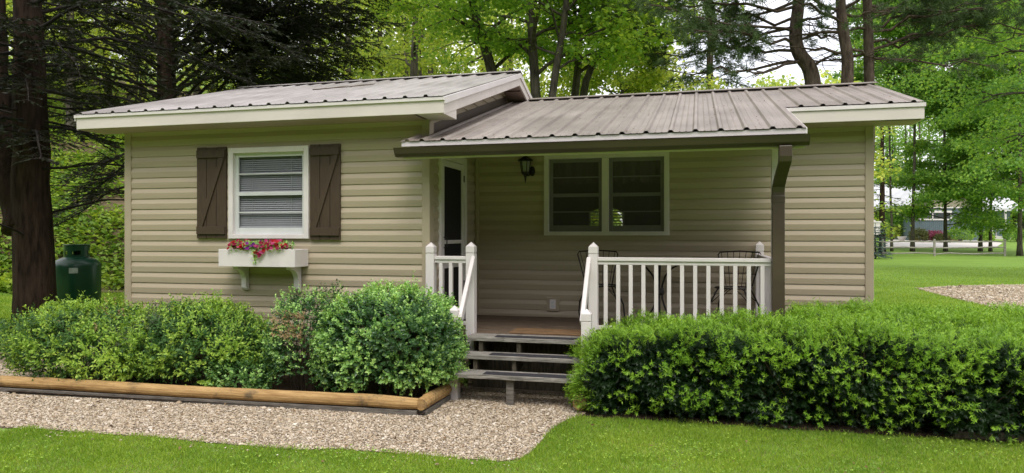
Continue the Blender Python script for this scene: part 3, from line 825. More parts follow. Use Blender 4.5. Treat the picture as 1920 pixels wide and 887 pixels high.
def post(x, y, zb, ztip, w=0.094):
    b = MB(); h = w / 2; zc = ztip - 0.05
    b.box(x - h, x + h, y - h, y + h, zb, zc - 0.075)
    g = h - 0.006
    b.box(x - g, x + g, y - g, y + g, zc - 0.075, zc - 0.067)
    b.box(x - h, x + h, y - h, y + h, zc - 0.067, zc)
    b.add([(x-h,y-h,zc),(x+h,y-h,zc),(x+h,y+h,zc),(x-h,y+h,zc),(x,y,ztip)], [(0,1,4),(1,2,4),(2,3,4),(3,0,4)])
    return b
YP = Y1 - 0.04
RT = 1.42
for (x, y, zb, zt) in ((-2.80, YP, 0.30, 1.57), (-2.345, YP, DK - 0.2, 1.575), (-1.035, YP, DK - 0.2, 1.575), (0.70, Y2 - 0.10, DK, 1.575), (-2.36, 6.83, 0.0, 0.945), (-1.03, 6.83, 0.0, 0.945)):
    post(x, y, zb, zt).build('railing_post', M['white'], house, bevel=0.003)
def rail(xa, xb, n, margin=0.0):
    b = MB(); b.box(xa, xb, YP - 0.032, YP + 0.032, RT - 0.038, RT); b.box(xa, xb, YP - 0.018, YP + 0.018, RT - 0.075, RT - 0.040); b.build('top_rail', M['white'], house, bevel=0.005)
    b = MB(); b.box(xa, xb, YP - 0.018, YP + 0.018, DK + 0.085, DK + 0.125); b.build('bottom_rail', M['white'], house, bevel=0.004)
    for i in range(n):
        x = xa + (xb - xa) * (i + 0.62) / (n + 0.24)
        b = MB(); b.box(x - 0.0195, x + 0.0195, YP - 0.0195, YP + 0.0195, DK + 0.126, RT - 0.076); b.build('baluster', M['white'], house, bevel=0.003)
rail(-2.753, -2.392, 3)
rail(-0.988, 0.678, 13)
# side railing back to the wall
m_ = MB(); m_.box(0.668, 0.732, YP + 0.08, Y2 - 0.147, RT - 0.038, RT); m_.box(0.682, 0.718, YP + 0.08, Y2 - 0.147, RT - 0.075, RT - 0.040); m_.build('top_rail', M['white'], house, bevel=0.005)
m_ = MB(); m_.box(0.682, 0.718, YP + 0.08, Y2 - 0.147, DK + 0.085, DK + 0.125); m_.build('bottom_rail', M['white'], house, bevel=0.004)
for i in range(11):
    y = YP + 0.16 + i * 0.128
    b = MB(); b.box(0.680, 0.720, y - 0.0195, y + 0.0195, DK + 0.126, RT - 0.076); b.build('baluster', M['white'], house, bevel=0.003)
for x, dx in ((-2.305, 0.02), (-1.075, -0.02)):
    b = MB(); b.obox((x, 7.30, 1.40), (x, 6.84, 0.80), 0.045, 0.085); b.build('handrail', M['white'], house, bevel=0.010)

# ------------------------------------------------------------------ porch steps
st = thing('porch_steps', 'weathered grey wooden porch steps with dark grip strips and open risers', 'steps', (-1.72, 7.1, 0.0))
XS0, XS1 = -2.32, -1.10
TR = [(7.05, 7.33, 0.603), (6.855, 7.10, 0.450), (6.645, 6.89, 0.300)]
for k, (ya, yb, zt) in enumerate(TR):
    b = MB(); ym = (ya + yb) / 2
    b.box(XS0 + 0.01 * k, XS1, ya, ym - 0.004, zt - 0.042, zt); b.box(XS0 + 0.01 * k, XS1, ym + 0.004, yb, zt - 0.042, zt)
    b.build('tread', M['tread'], st, bevel=0.005)
    b = MB()
    n = 14
    xa, xb = XS0 + 0.30, XS1 - (0.08 if k else 0.03)
    xs = np.linspace(xa, xb, n)
    rg = np.random.default_rng(5 + k)
    top = ya + 0.165 + rg.normal(0, 0.004, n); bot = ya + 0.02 + rg.normal(0, 0.003, n)
    V = [(xs[i], bot[i], zt + 0.0035) for i in range(n)] + [(xs[i], top[i], zt + 0.0035) for i in range(n)]
    b.add(V, [(i, i + 1, n + i + 1, n + i) for i in range(n - 1)])
    b.build('grip_strip', M['grip'], st)
for x in (XS0 + 0.16, -1.76, XS1 - 0.06):
    b = MB()
    b.prism([(7.40, 0.555), (7.07, 0.555), (7.07, 0.405), (6.88, 0.405), (6.88, 0.255), (6.70, 0.255), (6.70, 0.20), (7.40, 0.36)], 0, x - 0.019, x + 0.019)
    b.build('stringer', M['strut'], st)
m_ = MB(); m_.box(-1.79, -1.715, 6.69, 6.735, -0.02, 0.256); m_.build('support_block', M['tie'], st, bevel=0.004)
mt = MB(); mt.box(-1.95, -1.00, 7.40, 7.78, DK + 0.001, DK + 0.014)
tag(mt.build('door_mat', M['mat'], None, bevel=0.004, org=(-1.5, 7.6, DK)), 'worn reddish brown mat lying on the porch deck above the steps', 'mat')

# ------------------------------------------------------------------ wall fixtures
def lantern():
    p = at_wall(985, 300, Y2 - 0.13); cx, cy, zt = p[0], Y2 - 0.13, 2.665
    t = thing('wall_lantern', 'black carriage lantern with frosted glass on the porch wall left of the double window', 'lamp', (cx, Y2 - 0.02, 2.45))
    b = MB(); b.lathe([(0.0, zt), (0.02, zt - 0.004), (0.03, zt - 0.02), (0.07, zt - 0.045), (0.098, zt - 0.062), (0.102, zt - 0.075), (0.075, zt - 0.078), (0.0, zt - 0.078)][::-1], cx, cy, 6); b.build('cap', M['iron'], t)
    b = MB(); b.lathe([(0.0, zt - 0.215), (0.045, zt - 0.215), (0.068, zt - 0.085), (0.0, zt - 0.085)], cx, cy, 6); b.build('lamp_glass', M['lamp_glass'], t)
    b = MB()
    for j in range(6):
        a = j * math.pi / 3
        b.tube([(cx + 0.047 * math.cos(a), cy + 0.047 * math.sin(a), zt - 0.217), (cx + 0.071 * math.cos(a), cy + 0.071 * math.sin(a), zt - 0.078)], 0.006, 5)
    b.lathe([(0.0, zt - 0.36), (0.004, zt - 0.355), (0.010, zt - 0.32), (0.014, zt - 0.29), (0.022, zt - 0.26), (0.050, zt - 0.235), (0.054, zt - 0.215), (0.0, zt - 0.214)], cx, cy, 8)
    b.build('cage', M['iron'], t)
    b = MB(); b.tube([(cx, cy, zt - 0.25), (cx + 0.03, cy + 0.03, zt - 0.262), (cx + 0.06, cy + 0.07, zt - 0.24), (cx + 0.065, Y2 - 0.03, zt - 0.215)], 0.011, 6)
    b.lathe([(0.0, 0), (0.05, 0), (0.05, 0.01), (0.0, 0.012)], 0, 0, 12)
    n0 = len(b.v) - 48
    for i in range(n0, len(b.v)):
        x, y, z = b.v[i]; b.v[i] = (cx + 0.065 + x * 0.8, Y2 - 0.020 - z, zt - 0.20 + y * 1.3)
    b.build('bracket', M['iron'], t)
lantern()
ox0, ox1 = wx(1026, Y2), wx(1049, Y2); oz0, oz1 = at_wall(1038, 583, Y2)[2], at_wall(1038, 557, Y2)[2]
ot = thing('wall_outlet', 'white power outlet on a tan mounting block low on the porch wall', 'outlet', ((ox0 + ox1) / 2, Y2, (oz0 + oz1) / 2))
m_ = MB(); m_.box(ox0, ox1, Y2 - 0.038, Y2 - 0.002, oz0, oz1); m_.build('mounting_block', M['trim_tan'], ot, bevel=0.006)
xm, zm = (ox0 + ox1) / 2, (oz0 + oz1) / 2
m_ = MB(); m_.box(xm - 0.038, xm + 0.038, Y2 - 0.045, Y2 - 0.039, zm - 0.06, zm + 0.06); m_.build('cover_plate', M['white'], ot, bevel=0.003)
for dz in (-0.024, 0.024):
    m_ = MB(); m_.box(xm - 0.018, xm + 0.018, Y2 - 0.048, Y2 - 0.0455, zm + dz - 0.016, zm + dz + 0.016); m_.build('socket', M['sash'], ot)
    
# window box on two scrolled brackets
BX0, BX1, BY0, BY1, BZ0, BZ1 = -5.26, -4.29, 7.06, Y1 - 0.024, 1.29, 1.486
wb = thing('window_box', 'white wooden window box on two scrolled brackets under the shuttered window', 'planter', (-4.78, Y1, 1.0))
m_ = MB()
m_.box(BX0, BX1, BY0, BY0 + 0.02, BZ0, BZ1); m_.box(BX0, BX1, BY1 - 0.02, BY1, BZ0, BZ1)
m_.box(BX0, BX0 + 0.02, BY0 + 0.02, BY1 - 0.02, BZ0, BZ1); m_.box(BX1 - 0.02, BX1, BY0 + 0.02, BY1 - 0.02, BZ0, BZ1); m_.box(BX0 + 0.02, BX1 - 0.02, BY0 + 0.02, BY1 - 0.02, BZ0, BZ0 + 0.02)
m_.build('box', M['white'], wb, bevel=0.004)
m_ = MB(); m_.box(BX0 + 0.021, BX1 - 0.021, BY0 + 0.021, BY1 - 0.021, BZ0 + 0.03, BZ1 - 0.025); m_.build('potting_soil', M['soil_dark'], wb)
for xc in (BX0 + 0.17, BX1 - 0.12):
    pr = [(BY1, BZ0 - 0.002), (BY0 + 0.07, BZ0 - 0.002), (BY0 + 0.07, BZ0 - 0.025)]
    for k in range(9):
        a = k / 8 * math.pi / 2
        pr.append((BY0 + 0.09 + 0.135 * math.sin(a), BZ0 - 0.035 - 0.14 * (1 - math.cos(a))))
    pr += [(BY0 + 0.225, BZ0 - 0.25), (BY0 + 0.245, BZ0 - 0.275), (BY1, BZ0 - 0.285)]
    b = MB(); b.prism(pr, 0, xc - 0.032, xc + 0.032); b.build('bracket', M['white'], wb, bevel=0.003)

# ------------------------------------------------------------------ bistro set on the porch
def bistro_chair(loc, rz, label):
    t = thing('bistro_chair', label, 'chair', loc, 'wire chairs on the porch', rz)
    r = 0.007
    b = MB()
    top = [(-0.16, 0.18, 0.46), (-0.22, 0.245, 0.72), (-0.245, 0.27, 0.815), (-0.225, 0.275, 0.845), (0, 0.29, 0.86), (0.225, 0.275, 0.845), (0.245, 0.27, 0.815), (0.22, 0.245, 0.72), (0.16, 0.18, 0.46)]
    b.tube(top, r * 1.2, 6); b.build('back_frame', M['iron'], t)
    b = MB()
    for k in range(7):
        f = (k - 3) / 3
        b.tube([(0.13 * f, 0.175, 0.46), (0.17 * f, 0.225, 0.66), (0.215 * f, 0.285, 0.853)], r * 0.6, 5)
    b.tube([(-0.19, 0.212, 0.60), (0, 0.225, 0.60), (0.19, 0.212, 0.60)], r * 0.6, 5)
    b.build('back_wires', M['iron'], t)
    b = MB()
    ring = [(0.20 * math.cos(a), 0.20 * math.sin(a) - 0.01, 0.455) for a in np.linspace(0, 2 * math.pi, 25)]
    b.tube(ring, r * 1.2, 6)
    for k in range(9):
        x = -0.16 + 0.04 * k; h = math.sqrt(max(0.0, 0.04 - x * x)); b.tube([(x, -h - 0.01, 0.455), (x, h - 0.01, 0.455)], r * 0.55, 5)
    b.build('seat', M['iron'], t)
    for sx in (-1, 1):
        for sy in (-1, 1):
            b = MB(); b.tube([(sx * 0.14, sy * 0.13, 0.452), (sx * 0.165, sy * 0.16, 0.40), (sx * 0.225, sy * 0.21, 0.25), (sx * 0.235, sy * 0.225, 0.12), (sx * 0.21, sy * 0.205, 0.0)], r * 1.25, 6); b.build('leg', M['iron'], t)
    for sx in (-1, 1):
        for sy in (-1, 1):
            b = MB(); b.tube([(sx * 0.20, sy * 0.17, 0.30), (sx * 0.10, sy * 0.12, 0.40), (sx * 0.03, sy * 0.13, 0.45)], r * 0.7, 5); b.build('scroll_brace', M['iron'], t)
pl = at_wall(1127, 440, 8.45); pr_ = at_wall(1376, 440, 8.45); pm = at_wall(1236, 440, 8.40)
bistro_chair((pl[0], 8.45, DK), 0.28, 'black wire porch chair behind the newel post beside the steps')
bistro_chair((pr_[0], 8.45, DK), -0.28, 'black wire porch chair at the downspout end of the railing')
tb = thing('bistro_table', 'round black iron bistro table with curved legs behind the porch railing', 'table', (pm[0], 8.40, DK), None)
cx, cy = pm[0], 8.40
m_ = MB(); m_.lathe([(0.0, DK + 0.72), (0.34, DK + 0.72), (0.35, DK + 0.73), (0.34, DK + 0.742), (0.0, DK + 0.742)], cx, cy, 32); m_.build('tabletop', M['iron'], tb)
for k in range(4):
    a = k * math.pi / 2; ca, sa = math.cos(a), math.sin(a)
    prof = [(0.30, 0.715), (0.22, 0.71), (0.14, 0.665), (0.07, 0.58), (0.036, 0.48), (0.030, 0.40), (0.036, 0.31), (0.07, 0.20), (0.14, 0.10), (0.22, 0.035), (0.29, 0.0)]
    b = MB(); b.tube([(cx + ca * r_, cy + sa * r_, DK + z) for r_, z in prof], 0.0115, 6); b.build('leg', M['iron'], tb)
m_ = MB(); m_.lathe([(0.0, DK + 0.36), (0.05, DK + 0.36), (0.055, DK + 0.39), (0.05, DK + 0.44), (0.0, DK + 0.44)], cx, cy, 12); m_.build('collar', M['iron'], tb)
# ------------------------------------------------------------------ foliage helpers (numpy)
def unit(v): return v / (np.linalg.norm(v, axis=-1, keepdims=True) + 1e-9)
def rand_dirs(rg, n):
    return unit(rg.normal(size=(n, 3)))
class Leaves:
    """many small leaf faces gathered into one mesh"""
    def __init__(s): s.V = []; s.n = 0
    def put(s, P, D, N, L, W, fold=0.15, mid=0.45):
        P = np.asarray(P, float); n = len(P)
        D = unit(np.asarray(D, float)); S_ = unit(np.cross(D, N)); N2 = np.cross(S_, D)
        L = np.broadcast_to(np.asarray(L, float), (n,))[:, None]; W = np.broadcast_to(np.asarray(W, float), (n,))[:, None]
        m = P + D * L * mid
        V = np.stack([P, m - S_ * W / 2 + N2 * W * fold, P + D * L, m + S_ * W / 2 + N2 * W * fold], 1)
        s.V.append(V.reshape(-1, 3).astype(np.float32)); s.n += n
    def build(s, name, mat, parent=None, org=None):
        V = np.concatenate(s.V)
        base = ORIGIN.get(parent.name, np.zeros(3)) if parent is not None else (np.array(org, float) if org is not None else np.zeros(3))
        q = np.arange(len(V)).reshape(-1, 4)
        o = link_mesh(name, make_mesh(name, V - base.astype(np.float32), quads=q), mat, parent, None if parent is not None else tuple(base))
        ORIGIN[o.name] = base
        return o
def bez(p0, p1, p2, n):
    t = np.linspace(0, 1, n)[:, None]
    return (1 - t) ** 2 * p0 + 2 * t * (1 - t) * p1 + t ** 2 * p2
def along(path, f):
    path = np.asarray(path); k = f * (len(path) - 1); i = min(int(k), len(path) - 2)
    return path[i] + (path[i + 1] - path[i]) * (k - i)
def horiz(az): return np.array([math.cos(az), math.sin(az), 0.0])
UP = np.array([0, 0, 1.0])

def leaf_cloud(lv, rg, C, spread, per, L, W, flat=0.5, droop=0.3):
    """per leaves round each centre, mostly facing up, tips hanging a little"""
    n = len(C) * per
    P = np.repeat(C, per, 0) + rg.normal(size=(n, 3)) * np.array([spread, spread, spread * flat])
    D = rand_dirs(rg, n) * np.array([1, 1, 0.6]) - np.array([0, 0, droop])
    N = rand_dirs(rg, n) * 0.75 + UP
    s = rg.uniform(0.7, 1.25, n)
    lv.put(P, D, N, L * s, W * s)

def broadleaf(name, label, trunk, r0, r1, seed, limbs, f0, reach, leaf, per, spread, lmat, bark, group=None, rise=(0.25, 0.7), sub=5, twigs=4, cat='tree', az=None, droop=0.0, extra=None, flat=0.5, root=None, kind=None):
    rg = np.random.default_rng(seed)
    trunk = np.asarray(trunk, float)
    t = root if root is not None else thing(name, label, cat, tuple(trunk[0]), group)
    mb = MB()
    k = 16
    tt = np.linspace(0, 1, k)
    path = np.array([along(trunk, f) for f in tt])
    path[1:-1] = path[1:-1] * 0.6 + 0.2 * (path[:-2] + path[2:])
    path += np.cumsum(rg.normal(0, 0.012, (k, 3)), 0) * np.array([1, 1, 0])
    path[0] = trunk[0]; path[0][2] -= 0.1
    rad = r0 + (r1 - r0) * tt ** 0.8
    rad[0] *= 1.35; rad[1] *= 1.06
    mb.tube(path, rad, 10)
    cr = MB(); C = []
    for i in range(limbs):
        f = f0 + (1 - f0) * (i + rg.uniform(0, 0.8)) / limbs
        f = min(f, 0.99)
        p0 = along(path, f); r = max(0.02, (r0 + (r1 - r0) * f ** 0.8) * 0.45)
        a = (i * 2.399 + rg.uniform(-0.5, 0.5)) if az is None else rg.uniform(*az)
        ln = reach * rg.uniform(0.65, 1.1) * (1 - 0.35 * (f - f0) / (1 - f0))
        e = rg.uniform(*rise)
        d = horiz(a)
        p1 = p0 + d * ln * 0.5 + UP * ln * e * 0.7
        p2 = p0 + d * ln + UP * ln * (e - droop)
        lp = bez(p0, p1, p2, 7); lp[1:] += rg.normal(0, ln * 0.02, (6, 3))
        cr.tube(lp, np.linspace(r, r * 0.22, 7), 6, cap=False)
        for j in range(sub):
            g = 0.3 + 0.7 * (j + rg.uniform(0, 0.9)) / sub
            q0 = along(lp, min(g, 0.99)); side = 1 if j % 2 else -1
            b_ = a + side * rg.uniform(0.4, 1.1)
            l2 = ln * rg.uniform(0.28, 0.5)
            q2 = q0 + horiz(b_) * l2 + UP * l2 * rg.uniform(-0.25 - droop, 0.45)
            sp = bez(q0, (q0 + q2) / 2 + UP * l2 * 0.12, q2, 5)
            cr.tube(sp, np.linspace(r * 0.4, r * 0.12, 5), 4, cap=False)
            for w in range(twigs):
                h = 0.3 + 0.7 * (w + rg.uniform(0, 0.9)) / twigs
                u0 = along(sp, min(h, 0.99))
                u1 = u0 + (horiz(b_ + rg.uniform(-1.3, 1.3)) + UP * rg.uniform(-0.5 - droop, 0.4)) * l2 * rg.uniform(0.3, 0.6)
                cr.tube(np.array([u0, (u0 + u1) / 2 + UP * 0.02, u1]), [r * 0.14, r * 0.1, r * 0.05], 3, cap=False)
                C += [u0 + (u1 - u0) * 0.45, u1, u0 + (u1 - u0) * 0.8]
    mb.build('trunk', bark, t, smooth=True)
    cr.build('branches', bark, t, smooth=True)
    lv = Leaves()
    leaf_cloud(lv, rg, np.array(C), spread, per, leaf, leaf * 0.72, flat, 0.3 + droop)
    if extra is not None: leaf_cloud(lv, rg, np.asarray(extra), spread, per, leaf, leaf * 0.72, flat, 0.3 + droop)
    lv.build('crown', lmat, t)
    return t

def fir_branch(rg, wood, lv, p0, az, ln, e, dr, r, bare, tw_gap, lf, lw, n_wood=7, dens=1.0, tw_len=0.32, hang=0.25):
    d = horiz(az)
    p2 = p0 + d * ln + UP * ln * (e - dr)
    p1 = p0 + d * ln * 0.5 + UP * ln * (e * 0.75)
    bp = bez(p0, p1, p2, n_wood)
    bp[1:] += rg.normal(0, ln * 0.018, (n_wood - 1, 3))
    wood.tube(bp, np.linspace(r, r * 0.2, n_wood), 5, cap=False)
    m = int(ln * (1 - bare) / tw_gap)
    for j in range(m):
        f = bare + (1 - bare) * (j + rg.uniform(0, 1)) / m
        q = along(bp, min(f, 0.995))
        l2 = ln * tw_len * (1.15 - f) * rg.uniform(0.6, 1.2) + 0.12
        side = 1 if j % 2 else -1
        td = unit(horiz(az + side * rg.uniform(0.5, 1.15)) + UP * rg.uniform(-hang * 1.6, hang * 0.5))
        te = q + td * l2 - UP * l2 * hang * 0.4
        wood.tube(np.array([q, te]), [r * 0.14 + 0.002, 0.002], 3, cap=False)
        k = max(4, int(l2 / lf * 3.4 * dens))
        g = rg.uniform(0.08, 1, k)[:, None]
        P = q + (te - q) * g
        sd = np.where(rg.random(k) < 0.5, 1, -1)[:, None]
        cr = unit(np.cross(td, UP))
        D = td * 0.8 + cr * sd * rg.uniform(0.3, 1.1, (k, 1)) + rg.normal(0, 0.22, (k, 3)) - UP * 0.12
        N = UP + rg.normal(0, 0.35, (k, 3))
        lv.put(P, D, N, lf * rg.uniform(0.7, 1.5, k), lw * rg.uniform(0.7, 1.2, k), 0.05)

def conifer(name, label, trunk, r0, r1, seed, n, z0, z1, reach, lmat, bark, e=(0.0, 0.25), dr=(0.15, 0.4), bare=0.3, gap=0.10, lf=0.09, lw=0.030, azr=None, dead=0, cat='tree', dens=1.0, trunks=(), special=(), hang=0.25, group=None):
    rg = np.random.default_rng(seed)
    trunk = np.asarray(trunk, float)
    t = thing(name, label, cat, tuple(trunk[0]), group)
    mb = MB()
    def stem(tr, ra, rb):
        k = 18; tt = np.linspace(0, 1, k)
        path = np.array([along(tr, f) for f in tt]); path[1:-1] = path[1:-1] * 0.5 + 0.25 * (path[:-2] + path[2:])
        path[1:] += rg.normal(0, 0.012, (k - 1, 3)) * np.array([1, 1, 0])
        rad = ra + (rb - ra) * tt; rad[0] *= 1.25
        mb.tube(path, rad, 12)
        return path
    path = stem(trunk, r0, r1)
    for tr, ra, rb in trunks: stem(np.asarray(tr, float), ra, rb)
    mb.build('trunk', bark, t, smooth=True)
    wood = MB(); lv = Leaves()
    zs = np.linspace(z0, z1, n)
    for i, z in enumerate(zs):
        f = np.interp(z, path[:, 2], np.linspace(0, 1, len(path)))
        p0 = along(path, min(f, 0.99))
        az = i * 2.399 + rg.uniform(-0.4, 0.4) if azr is None else rg.uniform(*azr)
        ln = reach * rg.uniform(0.6, 1.1) * (1 - 0.5 * (z - z0) / (z1 - z0 + 1e-6))
        fir_branch(rg, wood, lv, p0, az, ln, rg.uniform(*e), rg.uniform(*dr), max(0.012, r0 * 0.13), bare, gap, lf, lw, dens=dens, hang=hang)
    for (p0, az, ln, ee, dd, rr, ba) in special:
        fir_branch(rg, wood, lv, np.array(p0, float), az, ln, ee, dd, rr, ba, gap, lf, lw, dens=dens, hang=hang)
    for i in range(dead):      # bare dead branches
        z = rg.uniform(z0 * 0.35, z1 * 0.8)
        f = np.interp(z, path[:, 2], np.linspace(0, 1, len(path))); p0 = along(path, min(f, 0.99))
        az = rg.uniform(0, 6.283); ln = reach * rg.uniform(0.3, 0.75)
        p2 = p0 + horiz(az) * ln + UP * ln * rg.uniform(-0.35, 0.35)
        bp = bez(p0, (p0 + p2) / 2 + UP * ln * rg.uniform(-0.1, 0.15), p2, 6); bp[1:] += rg.normal(0, 0.03, (5, 3))
        wood.tube(bp, np.linspace(0.022, 0.005, 6), 4, cap=False)
        for j in range(5):
            q = along(bp, rg.uniform(0.3, 0.95)); l2 = ln * rg.uniform(0.12, 0.35)
            q2 = q + (horiz(az + rg.uniform(-1.1, 1.1)) + UP * rg.uniform(-0.5, 0.4)) * l2
            wood.tube(np.array([q, (q + q2) / 2 + rg.normal(0, 0.02, 3), q2]), [0.008, 0.006, 0.003], 3, cap=False)
    wood.build('branches', M['bark_limb'] if bark is M['bark_dark'] else bark, t, smooth=True)
    lv.build('crown', lmat, t)
    return t

def tufts(lv, rg, C, D, per, L, W):
    n = len(C) * per
    P = np.repeat(C, per, 0) + rg.normal(0, 0.012, (n, 3)); Dd = unit(np.repeat(D, per, 0) * 0.55 + rand_dirs(rg, n))
    lv.put(P, Dd, rand_dirs(rg, n), L * rg.uniform(0.7, 1.2, n), W, 0.0)

def shrub_surface(rg, n, box, power=3.0, bumps=9, amp=0.10, top_only=0.0, bottom=0.0):
    """points and outward normals on an uneven rounded block (superellipsoid cut at the ground)"""
    (cx, cy, z0), (rx, ry, h) = box
    d = rand_dirs(rg, int(n * 2.4))
    d = d[d[:, 2] > -0.55]
    r = (np.abs(d) ** power).sum(1) ** (-1 / power)
    S_ = d * r[:, None]
    B = rand_dirs(rg, bumps); ph = rg.uniform(0.6, 1.0, bumps)
    k = np.zeros(len(S_))
    for b, p in zip(B, ph): k += p * np.exp(-((d - b) ** 2).sum(1) / 0.16)
    k = 1 + amp * (k - k.mean()) * 1.3
    S_ = S_ * k[:, None]
    P = np.stack([cx + S_[:, 0] * rx, cy + S_[:, 1] * ry, z0 + h * 0.5 + S_[:, 2] * h * 0.5], 1)
    N = unit(np.sign(d) * np.abs(d) ** (power - 1) / np.array([rx, ry, h * 0.5]))
    ok = P[:, 2] > z0 + bottom
    P, N = P[ok][:n], N[ok][:n]
    return P, N

def shoots(lv, rg, P, N, per, L, lf, lw, up=0.5, spread=0.9):
    """short leafy shoots: a stem direction with pairs of leaves along it"""
    n = len(P)
    D = unit(N + UP * up + rg.normal(0, 0.35, (n, 3)))
    g = rg.uniform(0.0, 1.0, (n, per))
    ln = L * rg.uniform(0.6, 1.35, n)
    Q = P[:, None, :] + D[:, None, :] * (g * ln[:, None])[..., None]
    R = rand_dirs(rg, n * per).reshape(n, per, 3)
    R = unit(R - D[:, None, :] * (R * D[:, None, :]).sum(-1, keepdims=True))
    A = D[:, None, :] * 0.65 + R * spread
    Nn = D[:, None, :] * 0.8 - R * 0.5 + rg.normal(0, 0.25, (n, per, 3))
    s = rg.uniform(0.75, 1.25, n * per)
    lv.put(Q.reshape(-1, 3), A.reshape(-1, 3), Nn.reshape(-1, 3), lf * s, lw * s, 0.12)

def core_mesh(name, box, rg, mat, parent, power, k=0.80):
    """twiggy heart of a shrub: crossed stems fanning up from the root"""
    (cx, cy, z0), (rx, ry, h) = box
    b = MB()
    for i in range(int(90 * rx) + 60):
        a = rg.uniform(0, 6.283); r = math.sqrt(rg.random())
        p0 = np.array([cx + rx * 0.75 * r * math.cos(a) * 0.7, cy + ry * 0.6 * r * math.sin(a) * 0.7, z0])
        p2 = np.array([cx + rx * k * r * math.cos(a) * 1.15, cy + ry * k * r * math.sin(a) * 1.15, z0 + h * rg.uniform(0.45, 0.9)])
        p1 = (p0 + p2) / 2 + rg.normal(0, 0.05, 3)
        b.tube(bez(p0, p1, p2, 4), [0.008, 0.006, 0.004, 0.0025], 3, cap=False)
    return b.build(name, mat, parent, smooth=True)

def clump(P, s, k=0.0):
    x, y, z = P[:, 0] * s + k, P[:, 1] * s + 2 * k, P[:, 2] * s
    return (np.sin(x * 1.9 + 2.1 * np.sin(z * 1.3 + y)) * np.sin(z * 2.3 + 1.7 * np.sin(x * 1.1 - y * 1.4)) + 0.6 * np.sin(x * 4.1 + z * 3.3 + 1.2 * np.sin(y * 3)) * np.sin(z * 4.7 - x * 1.7))
# ------------------------------------------------------------------ ground surfaces
BRD = [at_ground(u, v)[:2] for u, v in ((-260, 786), (-40, 799), (0, 803), (80, 806), (150, 812), (230, 818), (300, 822), (380, 830), (480, 839), (560, 845), (640, 843), (720, 850), (800, 856), (880, 862), (935, 867), (975, 862), (1000, 846), (1020, 822), (1040, 802), (1060, 790), (1085, 781))]
XLE = at_ground(797, 783)                        # outer corner of the log edging
gravel_poly = [tuple(p) for p in BRD] + [(-1.0, 6.55), (-1.0, 7.6), (-2.9, 7.6), (-2.9, 6.6), (-7.6, 6.4), (-7.6, 7.9), (-9.4, 8.2), (-9.6, 5.4)]
sheet('gravel_path', gravel_poly, 0.006, M['gravel_base'])
bed_l = [(-6.95, 5.90), (-2.40, 6.10), (-2.40, 7.2), (-2.9, 7.5), (-6.7, 7.5), (-7.1, 6.9)]
sheet('shrub_bed', bed_l, 0.030, M['mulch'])
bed_r = [(-1.02, 6.46), (3.9, 6.50), (3.9, 8.6), (0.85, 8.6), (0.85, 7.6), (-1.02, 7.6)]
sheet('hedge_bed', bed_r, 0.012, M['mulch'])
dv = [at_ground(u, v)[:2] for u, v in ((1715, 541), (1800, 536), (1960, 534), (2300, 534), (2300, 640), (1960, 618), (1890, 597), (1850, 575), (1770, 556))]
sheet('gravel_drive', [tuple(p) for p in dv], 0.006, M['gravel_base'])

def stones(name, poly, n, size, seed, z, weight=None):
    rg = np.random.default_rng(seed)
    pa = np.array([p[:2] for p in poly]); lo, hi = pa.min(0), pa.max(0)
    x = rg.uniform(lo[0], hi[0], n * 3); y = rg.uniform(lo[1], hi[1], n * 3)
    ok = inside(poly, x, y)
    if weight is not None: ok &= rg.random(len(x)) < weight(x, y)
    x, y = x[ok][:n], y[ok][:n]; n = len(x)
    base = np.array([(1,0,0),(0,1,0),(-1,0,0),(0,-1,0),(0,0,1),(0.6,0.6,0.55),(-0.6,0.6,0.5),(-0.6,-0.6,0.55),(0.6,-0.6,0.5)], float)
    F_ = np.array([(0,1,5),(1,2,6),(2,3,7),(3,0,8),(5,4,8),(5,6,4),(6,7,4),(7,8,4),(0,5,8),(1,6,5),(2,7,6),(3,8,7)])
    s = size * np.exp(rg.normal(0, 0.38, n)); a = rg.uniform(0, 6.283, n)
    V = base[None] * (1 + rg.normal(0, 0.16, (n, 9, 1))) * np.stack([s, s * rg.uniform(0.55, 1, n), s * rg.uniform(0.35, 0.7, n)], 1)[:, None]
    tl = rg.normal(0, 0.4, n)
    vy = V[..., 1] * np.cos(tl)[:, None] - V[..., 2] * np.sin(tl)[:, None]; vz = V[..., 1] * np.sin(tl)[:, None] + V[..., 2] * np.cos(tl)[:, None]
    c_, s_ = np.cos(a)[:, None], np.sin(a)[:, None]
    X = V[..., 0] * c_ - vy * s_ + x[:, None]; Y = V[..., 0] * s_ + vy * c_ + y[:, None]
    Z = vz + z + rg.uniform(0.0, 0.004, n)[:, None]
    Vv = np.stack([X, Y, Z], -1).reshape(-1, 3)
    T = (F_[None] + (np.arange(n) * 9)[:, None, None]).reshape(-1, 3)
    o = link_mesh(name, make_mesh(name, Vv, tris=T), M['pebble'])
    return tag(o, kind='stuff')
vis = [tuple(p) for p in BRD] + [(-1.0, 6.55), (-1.0, 7.3), (-2.38, 7.3), (-2.38, 6.12), (-6.9, 5.88), (-7.4, 7.6), (-8.6, 7.6), (-8.4, 5.2)]
stones('gravel', vis, 105000, 0.0064, 3, 0.008)
stones('gravel', vis, 1500, 0.0125, 5, 0.010)
stray = [(p[0], p[1] - 0.22) for p in BRD] + [tuple(p) for p in BRD][::-1]
stones('gravel', stray, 420, 0.0075, 6, 0.016)
stones('gravel', [tuple(p) for p in dv], 26000, 0.022, 4, 0.010)

